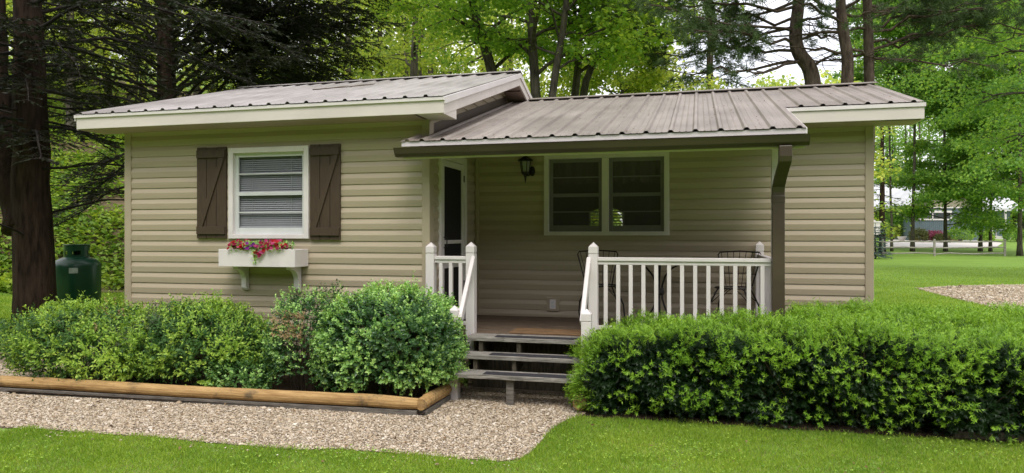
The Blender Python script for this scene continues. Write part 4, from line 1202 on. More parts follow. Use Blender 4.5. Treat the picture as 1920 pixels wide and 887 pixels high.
# ------------------------------------------------------------------ grass
def blades(name, x, y, h, w, seed, lean=0.45, mat='grass'):
    rg = np.random.default_rng(seed); n = len(x)
    z = terrain(x, y)
    P = np.stack([x, y, z], 1)
    D = np.stack([rg.normal(0, lean, n), rg.normal(0, lean, n), np.ones(n)], 1)
    a = rg.uniform(0, 6.283, n)
    lv = Leaves()
    lv.put(P, D, np.stack([np.cos(a), np.sin(a), np.zeros(n)], 1), h * rg.uniform(0.55, 1.3, n), w, 0.0, 0.35)
    return tag(lv.build(name, M[mat]), kind='stuff')
rg = np.random.default_rng(11)
n = 400000
x = rg.uniform(-5.6, 4.6, n); y = rg.uniform(3.9, 7.0, n)
edge = [tuple(p) for p in BRD] + [(4.8, 6.45), (4.8, 3.0), (-9, 3.0), (-9, 5.0)]
wob = 0.030 * np.sin(x * 9.0) * np.sin(y * 7 + x * 3) + 0.022 * np.sin(x * 23 + 2 * np.sin(x * 7)) + rg.normal(0, 0.035, n)
ok = inside(edge, x, y + wob)
t_ = -ST * x + CT * y; rr = CT * x + ST * y
ok &= (t_ > 4.75) & (np.abs(rr) < 0.75 * t_ + 0.1)
x, y = x[ok], y[ok]
mt_ = 0.8 + 0.28 * np.sin(x * 5 + 2 * np.sin(y * 4)) * np.sin(y * 6 + 1.5 * np.sin(x * 3)) + 0.15 * np.sin(x * 17 + y * 11) * np.sin(y * 19 - x * 7)
dry = rng_dry = np.random.default_rng(19).random(len(x)) < 0.10
blades('grass', x[~dry], y[~dry], 0.040 * mt_[~dry], 0.0052, 12, 0.6)
blades('dry_grass', x[dry], y[dry], 0.034, 0.0050, 17, 0.9, 'dry_blade')
# clover and broad-leaved weeds scattered through the lawn
kk = np.random.default_rng(23).random(len(x)) < 0.014 * np.clip(np.sin(x * 2.3 + y) * np.sin(y * 3.1 - x) + 0.35, 0, 1)
rgc = np.random.default_rng(24); n = int(kk.sum()) * 3
lv = Leaves(); P = np.stack([np.repeat(x[kk], 3), np.repeat(y[kk], 3), 0.03 + rgc.uniform(0, 0.012, n)], 1)
lv.put(P, rand_dirs(rgc, n) * np.array([1, 1, 0.2]), UP + rgc.normal(0, 0.25, (n, 3)), 0.015, 0.014, 0.05, 0.6)
tag(lv.build('clover', M['aza_tip']), kind='stuff')
n = 90000     # right lawn beside and behind the cottage
v_ = rg.uniform(0, 1, n); t_ = 8.0 / (1 - v_ * 0.78); u_ = rg.uniform(1640, 1990, n)
x = np.array(t_ * (CT * (u_ - 960) / F - ST)); y = t_ * (ST * (u_ - 960) / F + CT)
ok = ~inside(dv, x, y) & (x > XR + 0.1)
ok &= ~inside(bed_r, x, y)
blades('grass', x[ok], y[ok], 0.065, 0.011, 13)
n = 26000     # strip of grass at the foot of the bank on the left
t_ = rg.uniform(10.5, 21.5, n); u_ = rg.uniform(-30, 262, n)
x = t_ * (CT * (u_ - 960) / F - ST); y = t_ * (ST * (u_ - 960) / F + CT)
ok = (x < XL - 0.1)
blades('grass', x[ok], y[ok], 0.07, 0.012, 14)

# ground cover on the bank
n = 52000
t_ = 19.5 + 22 * rg.random(n) ** 1.3; u_ = rg.uniform(-60, 420, n)
x = t_ * (CT * (u_ - 960) / F - ST); y = t_ * (ST * (u_ - 960) / F + CT)
z = terrain(x, y)
cl = np.sin(x * 1.3 + 2 * np.sin(y * 0.7)) * np.sin(y * 1.1 + 1.5 * np.sin(x * 0.5)) + rg.normal(0, 0.35, n)
ok = (cl > -0.35) & (z > 0.02)
x, y, z = x[ok], y[ok], z[ok]; n = len(x)
lv = Leaves()
P = np.stack([x, y, z + rg.uniform(0.02, 0.30, n)], 1)
lv.put(P, rand_dirs(rg, n) * np.array([1, 1, 0.4]), UP + rg.normal(0, 0.5, (n, 3)), 0.16 * rg.uniform(0.6, 1.4, n), 0.12)
tag(lv.build('ground_cover', M['ivy']), kind='stuff')
# bare leaf-littered earth of the bank, just over the ground sheet
g = 40
uu, tt_ = np.meshgrid(np.linspace(-120, 460, g), np.linspace(20.2, 46, g))
x = tt_ * (CT * (uu - 960) / F - ST); y = tt_ * (ST * (uu - 960) / F + CT)
V = np.stack([x.ravel(), y.ravel(), terrain(x, y).ravel() + 0.03], 1)
i_ = np.arange(g * g).reshape(g, g)
Q = np.stack([i_[:-1, :-1], i_[:-1, 1:], i_[1:, 1:], i_[1:, :-1]], -1).reshape(-1, 4)
M['bank'] = surf('bank_earth', (0.15, 0.115, 0.07), 0.95, 0.5, 3.0, (1, 1, 1), 0.8, 20, 0.1, col2=(0.05, 0.045, 0.025))
tag(link_mesh('hillside', make_mesh('hillside', V, quads=Q, smooth=True), M['bank']), kind='structure')

# ------------------------------------------------------------------ log edging
def log_piece(name, p, q, r, label, seed, group=None, tie=True):
    rg = np.random.default_rng(seed)
    p, q = np.array(p, float), np.array(q, float)
    t = thing(name, label, 'log', tuple((p + q) / 2 * np.array([1, 1, 0])), group)
    k = 26
    path = p + (q - p) * np.linspace(0, 1, k)[:, None]
    path[:, 2] += rg.normal(0, 0.002, k); path += np.sin(np.linspace(0, 9, k))[:, None] * np.array([0, 0, 0.003])
    ends = np.ones(k); ends[0] = ends[-1] = 0.86
    b = MB(); b.tube(path, r * ends * (1 + rg.normal(0, 0.018, k)), 14); b.build('round_log', M['log'], t, smooth=False, bevel=0.0)
    if tie:
        d = (q - p) / np.linalg.norm(q - p)
        b = MB(); b.obox(p * np.array([1, 1, 0]) + np.array([0, 0, 0.024]) + d * 0.03, q * np.array([1, 1, 0]) + np.array([0, 0, 0.024]) - d * 0.01, r * 1.6, 0.062); b.build('timber', M['tie'], t, bevel=0.006)
    return t
zc = 0.112; R_ = 0.058
A0 = np.array([-7.25, 5.965, zc]); A1 = np.array([-2.46, 6.135, zc])
B0 = np.array([-2.432, 6.10, zc]); B1 = np.array([-2.43, 7.16, zc])
log_piece('edging_log', A0, A1, R_, 'long peeled log edging along the front of the left shrub bed', 1, 'peeled logs edging the beds')
log_piece('edging_log', B0, B1, R_ + 0.002, 'short peeled log edging running back from the bed corner to the steps', 2, 'peeled logs edging the beds')
log_piece('edging_log', (-1.06, 6.60, 0.09), (-1.02, 7.15, 0.09), 0.075, 'log end poking out under the left end of the yew hedge', 3, 'peeled logs edging the beds', False)
b = MB(); b.obox((2.0, 6.57, 0.02), (3.9, 6.60, 0.02), 0.09, 0.08); o = b.build('edging_timber', M['strut'], None, bevel=0.006, org=(2.9, 6.58, 0))  # shade under the hedge put into the dark timber colour
tag(o, 'low timber edging in a shade-dark colour under the right end of the yew hedge', 'timber')

# ------------------------------------------------------------------ shrubs
def boxwood(name, label, box, seed, n_tip, n_old, tip, old, power=2.8, lf=0.024, lw=0.014, L=0.085, amp=0.1, per=9, up=0.45, group=None, more=None, hole=None, cat='shrub', bottom=0.05, old_k=0.86, sprig=0.06):
    rg = np.random.default_rng(seed)
    t = thing(name, label, cat, box[0], group)
    core_mesh('stems', box, rg, M['twig'], t, power)
    lv = Leaves()
    P, N = shrub_surface(rg, n_tip, box, power, amp=amp, bottom=bottom)
    if hole is not None:
        k = rg.random(len(P)) < hole(P); P, N = P[k], N[k]
    cl = clump(P, 5.0, seed)
    k = rg.random(len(P)) < np.clip(0.50 + 0.75 * cl, 0.06, 1); P, N, cl = P[k], N[k], cl[k]
    P = P + N * (0.014 * np.clip(cl, -1, 1)[:, None] - rg.uniform(0.0, 0.06, (len(P), 1)))
    shoots(lv, rg, P, N, per, L, lf, lw, up)
    tp = np.where(N[:, 2] > 0.2)[0]; tp = rg.choice(tp, int(len(tp) * sprig), replace=False)
    shoots(lv, rg, P[tp], N[tp], per + 5, L * 1.7, lf, lw, up + 0.6, 0.8)
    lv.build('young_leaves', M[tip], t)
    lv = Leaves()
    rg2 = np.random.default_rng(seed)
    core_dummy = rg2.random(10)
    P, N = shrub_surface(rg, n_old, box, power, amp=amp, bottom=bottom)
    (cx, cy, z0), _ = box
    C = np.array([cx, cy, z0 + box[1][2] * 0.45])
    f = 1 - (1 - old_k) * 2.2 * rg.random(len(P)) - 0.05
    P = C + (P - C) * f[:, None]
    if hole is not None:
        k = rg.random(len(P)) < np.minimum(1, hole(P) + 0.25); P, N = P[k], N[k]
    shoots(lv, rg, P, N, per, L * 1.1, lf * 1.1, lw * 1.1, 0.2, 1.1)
    lv.build('old_leaves', M[old], t)
    if more:
        for nm, mat, cnt, fn, sz in more:
            P, N = shrub_surface(rg, 9000, box, power, amp=amp, bottom=bottom)
            k = fn(P); P, N = P[k][:cnt], N[k][:cnt]
            if len(P):
                lv = Leaves(); shoots(lv, rg, P - N * 0.02, N, 8, 0.08, sz, sz * 0.5, 0.3); lv.build(nm, M[mat], t)
    return t
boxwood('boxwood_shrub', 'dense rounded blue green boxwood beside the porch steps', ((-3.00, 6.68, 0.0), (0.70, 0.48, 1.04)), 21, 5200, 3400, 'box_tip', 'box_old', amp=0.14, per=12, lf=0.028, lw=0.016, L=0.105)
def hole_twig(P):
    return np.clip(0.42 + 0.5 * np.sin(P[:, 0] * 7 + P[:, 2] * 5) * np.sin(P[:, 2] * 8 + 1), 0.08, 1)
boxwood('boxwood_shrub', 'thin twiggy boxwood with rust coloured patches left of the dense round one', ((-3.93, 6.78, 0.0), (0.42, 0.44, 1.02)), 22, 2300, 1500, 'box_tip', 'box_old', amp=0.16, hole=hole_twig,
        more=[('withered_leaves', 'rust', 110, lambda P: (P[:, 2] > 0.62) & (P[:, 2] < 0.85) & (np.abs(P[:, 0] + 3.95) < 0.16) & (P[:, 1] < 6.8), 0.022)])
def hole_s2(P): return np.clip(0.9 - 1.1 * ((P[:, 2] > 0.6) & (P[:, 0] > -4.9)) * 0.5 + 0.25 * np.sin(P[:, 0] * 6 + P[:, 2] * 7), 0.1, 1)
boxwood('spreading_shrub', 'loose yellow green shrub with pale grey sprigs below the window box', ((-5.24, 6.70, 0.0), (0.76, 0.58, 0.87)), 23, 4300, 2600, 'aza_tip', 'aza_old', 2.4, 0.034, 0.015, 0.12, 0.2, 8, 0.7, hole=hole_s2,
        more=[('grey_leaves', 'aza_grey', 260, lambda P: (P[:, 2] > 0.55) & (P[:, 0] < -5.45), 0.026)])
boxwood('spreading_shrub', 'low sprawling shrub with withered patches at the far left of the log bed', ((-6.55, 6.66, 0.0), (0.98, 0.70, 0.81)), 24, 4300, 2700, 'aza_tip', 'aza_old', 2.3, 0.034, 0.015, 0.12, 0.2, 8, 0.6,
        more=[('withered_leaves', 'rust', 50, lambda P: (P[:, 2] > 0.6) & (np.abs(P[:, 0] + 6.3) < 0.3), 0.024), ('grey_leaves', 'aza_grey', 300, lambda P: (P[:, 2] > 0.4) & (P[:, 0] > -6.0), 0.026)])
boxwood('low_shrub', 'small light green shrub behind the log between the spreading and twiggy shrubs', ((-4.50, 6.38, 0.0), (0.30, 0.20, 0.34)), 25, 420, 300, 'box_tip', 'aza_old', 2.3, 0.030, 0.016, 0.09, 0.2, 8, 0.8)
boxwood('low_shrub', 'small sprig of green leaves in the gap between boxwood and porch post', ((-2.52, 7.25, 0.28), (0.13, 0.09, 0.30)), 26, 70, 40, 'box_tip', 'aza_old', 2.3, 0.026, 0.015, 0.07, 0.2, 8, 0.8)

# yew hedge
def yew():
    box = ((1.30, 6.90, 0.0), (2.40, 0.55, 0.83))
    rg = np.random.default_rng(31)
    t = thing('yew_hedge', 'wide clipped yew hedge with bright green new shoots in front of the porch railing', 'hedge', box[0])
    core_mesh('stems', box, rg, M['twig'], t, 4.5, 0.9)
    def pts(n, k0, k1):
        # clipped block sampled evenly by area: front, top, ends, rounded arrises
        (cx, cy, z0), (rx, ry, h) = box
        rd = 0.29
        m = int(n * 3)
        P = np.stack([rg.uniform(-rx, rx, m), rg.uniform(-ry, ry, m), rg.uniform(-h * 0.5, h * 0.5, m)], 1)
        face = rg.choice(4, m, p=[0.42, 0.44, 0.07, 0.07])
        P[face == 0, 1] = -ry; P[face == 1, 2] = h / 2; P[face == 2, 0] = -rx; P[face == 3, 0] = rx
        inner = np.array([rx - rd, ry - rd, h / 2 - rd])
        Q = np.clip(P, -inner, inner); Q[:, 2] = np.clip(P[:, 2], -h / 2, inner[2])
        N = unit(P - Q)
        P = Q + N * rd
        wv = 0.042 * (np.sin(P[:, 0] * 3.1 + P[:, 1] * 4 + 1) * 0.7 + np.sin(P[:, 0] * 8.3 + P[:, 2] * 6 + P[:, 1] * 7) + np.sin(P[:, 2] * 11 + P[:, 0] * 3.2 + P[:, 1] * 9))
        wv = wv - 0.10 * (1 - np.clip((P[:, 2] + h / 2) / 0.35, 0, 1)) * (N[:, 1] < -0.5)
        P = P + N * wv[:, None]
        P = P - N * rg.uniform(k0, k1, (m, 1))
        P += np.array([cx, cy, z0 + h / 2])
        P[:, 2] *= 1 - 0.27 * np.exp(-np.maximum(P[:, 0] - cx + rx, 0) / 0.40) + 0.04 * np.sin(P[:, 0] * 2.3)
        ok = P[:, 2] > 0.04
        return P[ok][:n], N[ok][:n]
    def rear(n, k0, k1):      # the hedge is deeper beyond the porch corner
        x = rg.uniform(0.95, 3.7, n); y = rg.uniform(7.3, 8.55, n)
        z = 0.84 + 0.03 * np.sin(x * 5 + y * 3) + 0.025 * np.sin(x * 9 - y * 7) - 0.25 * np.clip(y - 8.35, 0, 1) - rg.uniform(k0, k1, n)
        return np.stack([x, y, z], 1), unit(np.stack([rg.normal(0, .15, n), rg.normal(0, .15, n), np.ones(n)], 1))
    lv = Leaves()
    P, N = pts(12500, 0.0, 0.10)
    # fewer bright new shoots low on the front, to paint its shade
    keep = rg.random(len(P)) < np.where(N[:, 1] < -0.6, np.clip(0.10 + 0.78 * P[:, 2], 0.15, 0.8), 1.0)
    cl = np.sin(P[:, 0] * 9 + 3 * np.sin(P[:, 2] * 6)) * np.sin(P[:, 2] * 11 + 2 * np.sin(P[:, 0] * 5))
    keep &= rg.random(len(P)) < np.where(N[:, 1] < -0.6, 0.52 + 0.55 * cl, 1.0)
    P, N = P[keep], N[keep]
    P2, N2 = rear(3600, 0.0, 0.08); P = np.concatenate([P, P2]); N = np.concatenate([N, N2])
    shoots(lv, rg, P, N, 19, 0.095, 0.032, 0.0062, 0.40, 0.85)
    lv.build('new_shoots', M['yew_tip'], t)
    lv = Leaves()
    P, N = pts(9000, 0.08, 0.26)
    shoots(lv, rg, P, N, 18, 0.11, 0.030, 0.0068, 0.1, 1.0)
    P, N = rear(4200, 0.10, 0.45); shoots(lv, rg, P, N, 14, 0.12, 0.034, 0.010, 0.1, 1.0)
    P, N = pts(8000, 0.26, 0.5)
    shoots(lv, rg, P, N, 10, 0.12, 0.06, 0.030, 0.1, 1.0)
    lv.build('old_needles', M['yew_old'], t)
yew()

# ------------------------------------------------------------------ petunias in the window box
def petunias(x0, x1, label, cols, seed, n=46, trail=False):
    rg = np.random.default_rng(seed)
    xm = (x0 + x1) / 2
    t = thing('petunias', label, 'flowers', (xm, BY0 + 0.12, BZ1), 'petunias in the window box')
    lv = Leaves()
    m = 260
    P = np.stack([rg.uniform(x0, x1, m), rg.uniform(BY0 - 0.02, BY1 - 0.06, m), BZ1 + rg.uniform(-0.03, 0.07, m)], 1)
    lv.put(P, rand_dirs(rg, m) + UP * 0.4, rand_dirs(rg, m) + UP, 0.045, 0.024)
    C = np.stack([rg.uniform(x0, x1, n), BY0 + rg.uniform(-0.045, 0.16, n), np.zeros(n)], 1)
    C[:, 2] = BZ1 + rg.uniform(0.0, 0.105, n) * (1 - 0.6 * np.abs((C[:, 0] - xm) / (x1 - x0) * 2) ** 2)
    if trail:
        k = 9
        tp = np.stack([x0 + 0.03 + rg.normal(0, 0.03, k), np.full(k, BY0 - 0.03), BZ1 - rg.uniform(0, 0.09, k)], 1); C = np.concatenate([C, tp])
        m2 = 40
        P = np.stack([x0 - 0.015 + rg.normal(0, 0.02, m2), BY0 - 0.02 + rg.normal(0, 0.01, m2), BZ1 - rg.uniform(0, 0.14, m2)], 1)
        lv.put(P, rand_dirs(rg, m2) - UP * 0.4, rand_dirs(rg, m2) - np.array([0, 0.8, 0]), 0.04, 0.02)
    lv.build('leaves', M['box_tip'], t)
    for ci, (nm, col) in enumerate(cols):
        key = 'petal_' + nm
        if key not in M: M[key] = leaf_mat(key, [tuple(np.array(col) * 0.6), col, tuple(np.minimum(np.array(col) * 1.5, 0.9))], 0.25, 0.5, 4.0, 0.2, (1.1, 0.9, 1.0))
        for p_ in C[ci::len(cols)]:
            lv = Leaves(); per = 6
            Nn = np.repeat(unit(np.array([[rg.normal(0, .5), -0.8, rg.uniform(.2, 1)]])), per, 0)
            a = np.arange(per) * 2 * math.pi / per
            e1 = unit(np.cross(Nn, UP + 0.01)); e2 = np.cross(Nn, e1)
            D = e1 * np.cos(a)[:, None] + e2 * np.sin(a)[:, None] + Nn * 0.35
            lv.put(np.repeat(p_[None], per, 0), D, Nn, 0.024, 0.024, 0.1, 0.62)
            lv.build('bloom', M[key], t)
CR, PK, PU, RE = ('crimson', (0.24, 0.010, 0.035)), ('pink', (0.38, 0.05, 0.14)), ('purple', (0.10, 0.012, 0.16)), ('red', (0.36, 0.010, 0.018))
petunias(BX0 + 0.13, BX0 + 0.36, 'crimson and pink petunias at the left end of the window box', [CR, PK, RE], 41, 62)
petunias(BX0 + 0.35, BX0 + 0.50, 'dark purple petunias in the middle of the window box', [PU, ('violet', (0.20, 0.02, 0.22))], 42, 42)
petunias(BX0 + 0.50, BX0 + 0.86, 'pink and red petunias spilling over the right half of the window box', [PK, CR, RE], 43, 88, True)

# ------------------------------------------------------------------ propane tank
def tank():
    c = at_depth(144, 600, 13.0); cx, cy = c[0], c[1]
    t = thing('propane_tank', 'upright dark green propane tank standing on grass beside a forked trunk', 'tank', (cx, cy, 0.0))
    r = 0.385
    prof = [(0.0, 0.12), (r - 0.05, 0.12), (r, 0.19), (r, 1.08)]
    for k in range(1, 9):
        a = k / 8 * math.pi / 2
        prof.append((r * math.cos(a) * 0.999 + 0.001, 1.08 + 0.20 * math.sin(a)))
    b = MB(); b.lathe(prof, cx, cy, 40); b.build('body', M['tank'], t, smooth=True)
    b = MB(); b.lathe([(r * 0.93, 0.0), (r * 0.95, 0.0), (r * 0.95, 0.17), (r * 0.93, 0.17), (r * 0.93, 0.0)], cx, cy, 40); b.build('foot_ring', M['tank'], t)
    b = MB()
    rc = 0.205; n = 40; z0, z1 = 1.235, 1.455
    holes = [(2.6, 3.5), (4.35, 4.75), (5.25, 5.75), (0.2, 1.2)]
    for i in range(n):
        a0, a1 = 2 * math.pi * i / n, 2 * math.pi * (i + 1) / n; am = (a0 + a1) / 2
        op = any(h0 < am < h1 for h0, h1 in holes)
        for za, zb in (((z0, z0 + 0.05), (z0 + 0.125, z1)) if op else ((z0, z1),)):
            V = []
            for rr_ in (rc - 0.008, rc):
                for a in (a0, a1):
                    for z in (za, zb): V.append((cx + rr_ * math.cos(a), cy + rr_ * math.sin(a), z))
            b.add(V, [(0,1,3,2),(4,6,7,5),(0,4,5,1),(2,3,7,6),(1,5,7,3),(0,2,6,4)])
    b.lathe([(rc - 0.015, z1), (rc + 0.012, z1), (rc + 0.015, z1 + 0.012), (rc + 0.0, z1 + 0.02), (rc - 0.015, z1 + 0.015), (rc - 0.015, z1)], cx, cy, 40)
    b.build('collar', M['tank'], t)
    b = MB(); b.lathe([(0.0, 1.27), (0.05, 1.27), (0.05, 1.34), (0.035, 1.36), (0.035, 1.42), (0.0, 1.42)], cx, cy, 12); b.build('valve', M['tank_dark'], t)
    b = MB(); a = math.radians(-52)
    k = 8
    for i in range(k):
        a0, a1 = a + 0.36 * i / k - 0.18, a + 0.36 * (i + 1) / k - 0.18
        b.add([(cx + (r + 0.004) * math.cos(a0), cy + (r + 0.004) * math.sin(a0), 0.97), (cx + (r + 0.004) * math.cos(a1), cy + (r + 0.004) * math.sin(a1), 0.97), (cx + (r + 0.004) * math.cos(a1), cy + (r + 0.004) * math.sin(a1), 1.065), (cx + (r + 0.004) * math.cos(a0), cy + (r + 0.004) * math.sin(a0), 1.065)], [(0, 1, 2, 3)])
    b.build('placard', M['placard'], t)
tank()

# ------------------------------------------------------------------ small litter
rg = np.random.default_rng(91)
n = 900
x = rg.uniform(-7.5, 3.0, n); y = rg.uniform(4.6, 7.3, n)
ok = inside(vis, x, y) | (rg.random(n) < 0.16)
ok &= ~inside(bed_l, x, y) & ~inside(bed_r, x, y)
x, y = x[ok][:330], y[ok][:330]; n = len(x)
lv = Leaves(); lv.put(np.stack([x, y, np.full(n, 0.024)], 1), rand_dirs(rg, n) * np.array([1, 1, 0.25]), UP + rg.normal(0, 0.3, (n, 3)), 0.032 * rg.uniform(0.5, 1.3, n), 0.018, 0.2)
M['litter'] = leaf_mat('dead_leaf', [(0.10, 0.06, 0.03), (0.20, 0.12, 0.06), (0.30, 0.20, 0.11)], 0.15, 0.7, 4.0, 0.15)
tag(lv.build('leaf_litter', M['litter']), kind='stuff')
n = 260
x = rg.uniform(-2.7, 2.2, n); y = 7.05 + 3.6 * rg.random(n) ** 1.4
ok = (x < XPR) | (y > 8.75); x, y = x[ok], y[ok]; n = len(x)
lv = Leaves(); lv.put(np.stack([x, y, roofR(y) + 0.021], 1), rand_dirs(rg, n) * np.array([1, 1, 0.1]) + np.array([0, 0, 0.02]), np.array([0, -0.28, 1]) + rg.normal(0, 0.15, (n, 3)), 0.026 * rg.uniform(0.5, 1.4, n), 0.014, 0.12)
tag(lv.build('leaf_litter', M['litter']), kind='stuff')
b = MB()
p0 = at_wall(648, 186, 7.9); 
def rpt(x, y): return np.array([x, y, roofL(y) + 0.10 + 0.012])
x0 = p0[0]; y0 = 7.7
b.tube([rpt(x0 - 0.275, y0 - 0.090), rpt(x0 - 0.100, y0 + 0.054), rpt(x0 + 0.100, y0 + 0.090), rpt(x0 + 0.300, y0 + 0.378)], [0.007, 0.006, 0.005, 0.003], 5)
for s0, s1 in (((-0.2, 0.06), (-0.05, 0.36)), ((0.05, 0.08), (0.35, 0.02)), ((0.2, 0.10), (0.34, 0.48)), ((0.35, 0.22), (0.72, 0.24)), ((-0.35, 0.0), (-0.5, 0.2))):
    b.tube([rpt(x0 + s0[0] * .5, y0 + s0[1] * .9), rpt(x0 + (s0[0] + s1[0]) / 4, y0 + (s0[1] + s1[1]) * .45 + 0.03), rpt(x0 + s1[0] * .5, y0 + s1[1] * .9)], [0.0045, 0.0035, 0.002], 4)
tag(b.build('fallen_twig', M['twig'], None, org=tuple(rpt(x0, y0))), 'bare forked twig lying on the lower slope of the left metal roof', 'twig')
# ------------------------------------------------------------------ trees
def px_path(pts, t):
    return [at_depth(u, v, t) for u, v in pts]
def foot(u, t):
    p = at_depth(u, 440, t); return np.array([p[0], p[1], float(terrain(p[0], p[1]))])

# left forked conifer
t0 = 11.4
b0 = foot(72, t0)
tr = [b0, at_depth(58, 400, t0), at_depth(58, 250, t0), at_depth(55, 120, t0), at_depth(54, 0, t0), at_depth(52, -250, t0), at_depth(50, -600, t0)]
tr2 = [at_depth(40, 430, t0), at_depth(14, 330, t0 + 0.1), at_depth(0, 230, t0 + 0.3), at_depth(-8, 60, t0 + 0.4), at_depth(-14, -200, t0 + 0.5)]
sp = []
rg = np.random.default_rng(60)
for i in range(16):     # drooping sprays hanging round the trunk
    sp.append((at_depth(56, 40 + i * 14, t0), TH + rg.uniform(-2.3, 0.5), rg.uniform(1.4, 2.6), rg.uniform(-0.1, 0.15), rg.uniform(0.25, 0.6), 0.022, 0.15))
for (u, v, az, ln, e, d, r, ba) in ((56, 235, -0.25, 2.2, -0.02, 0.30, 0.03, 0.2), (56, 245, -0.9, 2.2, -0.05, 0.25, 0.03, 0.15), (56, 225, -1.5, 2.0, 0.0, 0.35, 0.03, 0.2), (56, 90, 0.05, 3.6, 0.12, 0.25, 0.035, 0.3),
                                   (56, 60, -0.5, 3.3, 0.15, 0.25, 0.035, 0.3), (54, 30, 0.25, 4.2, 0.2, 0.3, 0.035, 0.3), (54, 10, -0.15, 4.0, 0.2, 0.35, 0.035, 0.3), (0, 200, -1.9, 1.8, 0.0, 0.3, 0.03, 0.2), (0, 60, -1.2, 2.6, 0.1, 0.3, 0.03, 0.2)):
    sp.append((at_depth(u, v, t0), az + TH, ln, e, d, r, ba))
conifer('conifer_tree', 'dark forked conifer with a thick trunk next to the green propane tank', tr, 0.31, 0.14, 51, 26, 3.9, 11.0, 3.4, M['needle_dark'], M['bark_dark'], dead=24, gap=0.062, dens=1.2, lf=0.08, lw=0.024, trunks=[(tr2, 0.22, 0.14)], special=sp)

# dark conifer behind the left roof, long limbs fanning out
t0 = 17.0
b0 = foot(318, t0)
tr = [b0, at_depth(316, 300, t0), at_depth(312, 150, t0), at_depth(310, 0, t0), at_depth(308, -300, t0), at_depth(305, -650, t0)]
sp = []
rg = np.random.default_rng(61)
for i in range(20):      # fan to the right and upwards across the sky
    sp.append((at_depth(315, 250 - i * 14, t0), TH + rg.uniform(-0.75, 0.9), rg.uniform(3.2, 5.6), rg.uniform(0.12, 0.75), rg.uniform(0.0, 0.2), 0.045, 0.22))
for i in range(16):      # fan to the left
    sp.append((at_depth(315, 250 - i * 17, t0), TH + math.pi + rg.uniform(-0.9, 0.9), rg.uniform(2.4, 4.6), rg.uniform(0.1, 0.7), rg.uniform(0.0, 0.2), 0.042, 0.38))
for i in range(7):       # drooping lower limbs seen left of the corner
    sp.append((at_depth(312, 330 - i * 12, t0), TH + math.pi + rg.uniform(-0.2, 0.9), rg.uniform(1.8, 2.8), rg.uniform(-0.25, 0.05), rg.uniform(0.2, 0.5), 0.03, 0.45))
conifer('conifer_tree', 'dark conifer with fanning limbs rising behind the left roof', tr, 0.27, 0.12, 62, 30, 6.2, 13.5, 5.2, M['needle_dark'], M['bark_dark'], e=(0.1, 0.5), dr=(0.1, 0.3), bare=0.25, gap=0.052, dens=1.7, dead=60, lf=0.09, lw=0.027, special=sp)
# third conifer whose boughs close the dark mass to the right
t0 = 20.5
b0 = foot(470, t0)
tr = [b0, at_depth(468, 250, t0), at_depth(466, 100, t0), at_depth(465, -50, t0), at_depth(462, -400, t0), at_depth(460, -600, t0)]
sp = []
for i in range(22):
    sp.append((at_depth(468, 210 - i * 15, t0), TH + rg.uniform(-1.0, 1.0), rg.uniform(2.2, 3.9), rg.uniform(0.0, 0.45), rg.uniform(0.05, 0.35), 0.04, 0.15))
conifer('conifer_tree', 'dark conifer with drooping boughs behind the middle of the left roof', tr, 0.24, 0.1, 63, 34, 4.2, 13.0, 3.7, M['needle_dark'], M['bark_dark'], e=(0.05, 0.4), dr=(0.1, 0.35), bare=0.15, gap=0.056, dens=1.6, dead=20, lf=0.10, lw=0.031, special=sp)

# pale trunk on the bank
broadleaf('bank_tree', 'slim pale grey trunk standing on the wooded bank at the left', [foot(133, 31), at_depth(134, 180, 31), at_depth(133, 40, 31), at_depth(130, -200, 31)], 0.23, 0.12, 64, 9, 0.45, 3.0, 0.16, 14, 0.45, M['leaf_wood'], M['bark_grey'])

# deciduous trees behind the ridge
def maple(label, pts, t, r0, r1, seed, limbs=11, f0=0.3, reach=3.4, per=15, leaf=0.135, **k):
    tr = [foot(pts[0][0], t)] + px_path(pts, t)
    return broadleaf('maple_tree', label, tr, r0, r1, seed, limbs, f0, reach, leaf, per, 0.26, M['leaf_maple'], M['bark_grey'], group=None, **k)
maple('leaning maple trunk tilting left behind the end of the left roof', [(945, 260), (925, 140), (900, 60), (880, -20), (850, -250)], 21.0, 0.21, 0.09, 71, 12, 0.42, 3.6)
maple('straight grey maple rising just right of the left ridge end', [(1012, 250), (1003, 120), (994, 0), (985, -260)], 20.0, 0.18, 0.09, 72, 12, 0.45, 3.4)
maple('slender dark maple leaning right, second trunk behind the roof step', [(1028, 250), (1042, 140), (1062, 20), (1085, -230)], 19.0, 0.135, 0.07, 73, 11, 0.5, 3.2)
maple('slim maple third from the left ridge end, partly hidden in leaves', [(1070, 250), (1083, 120), (1090, 0), (1100, -240)], 22.5, 0.16, 0.08, 74, 11, 0.45, 3.2)
maple('maple with a long limb forking to the right of the trunk group', [(1085, 260), (1098, 150), (1130, 90), (1165, 55), (1180, -60)], 21.5, 0.16, 0.05, 75, 10, 0.42, 2.2)
broadleaf('maple_tree', 'light green maple filling the view between the dark conifers and leaning trunk', [foot(770, 27), at_depth(775, 150, 27), at_depth(780, 0, 27), at_depth(785, -220, 27)], 0.2, 0.08, 76, 13, 0.3, 4.2, 0.16, 15, 0.32, M['leaf_wood'], M['bark_grey'])
broadleaf('maple_tree', 'low bushy maple showing over the roof right of the trunk group', [foot(1175, 26), at_depth(1172, 200, 26), at_depth(1165, 130, 26)], 0.13, 0.04, 77, 12, 0.4, 2.5, 0.15, 15, 0.3, M['leaf_wood'], M['bark_grey'])

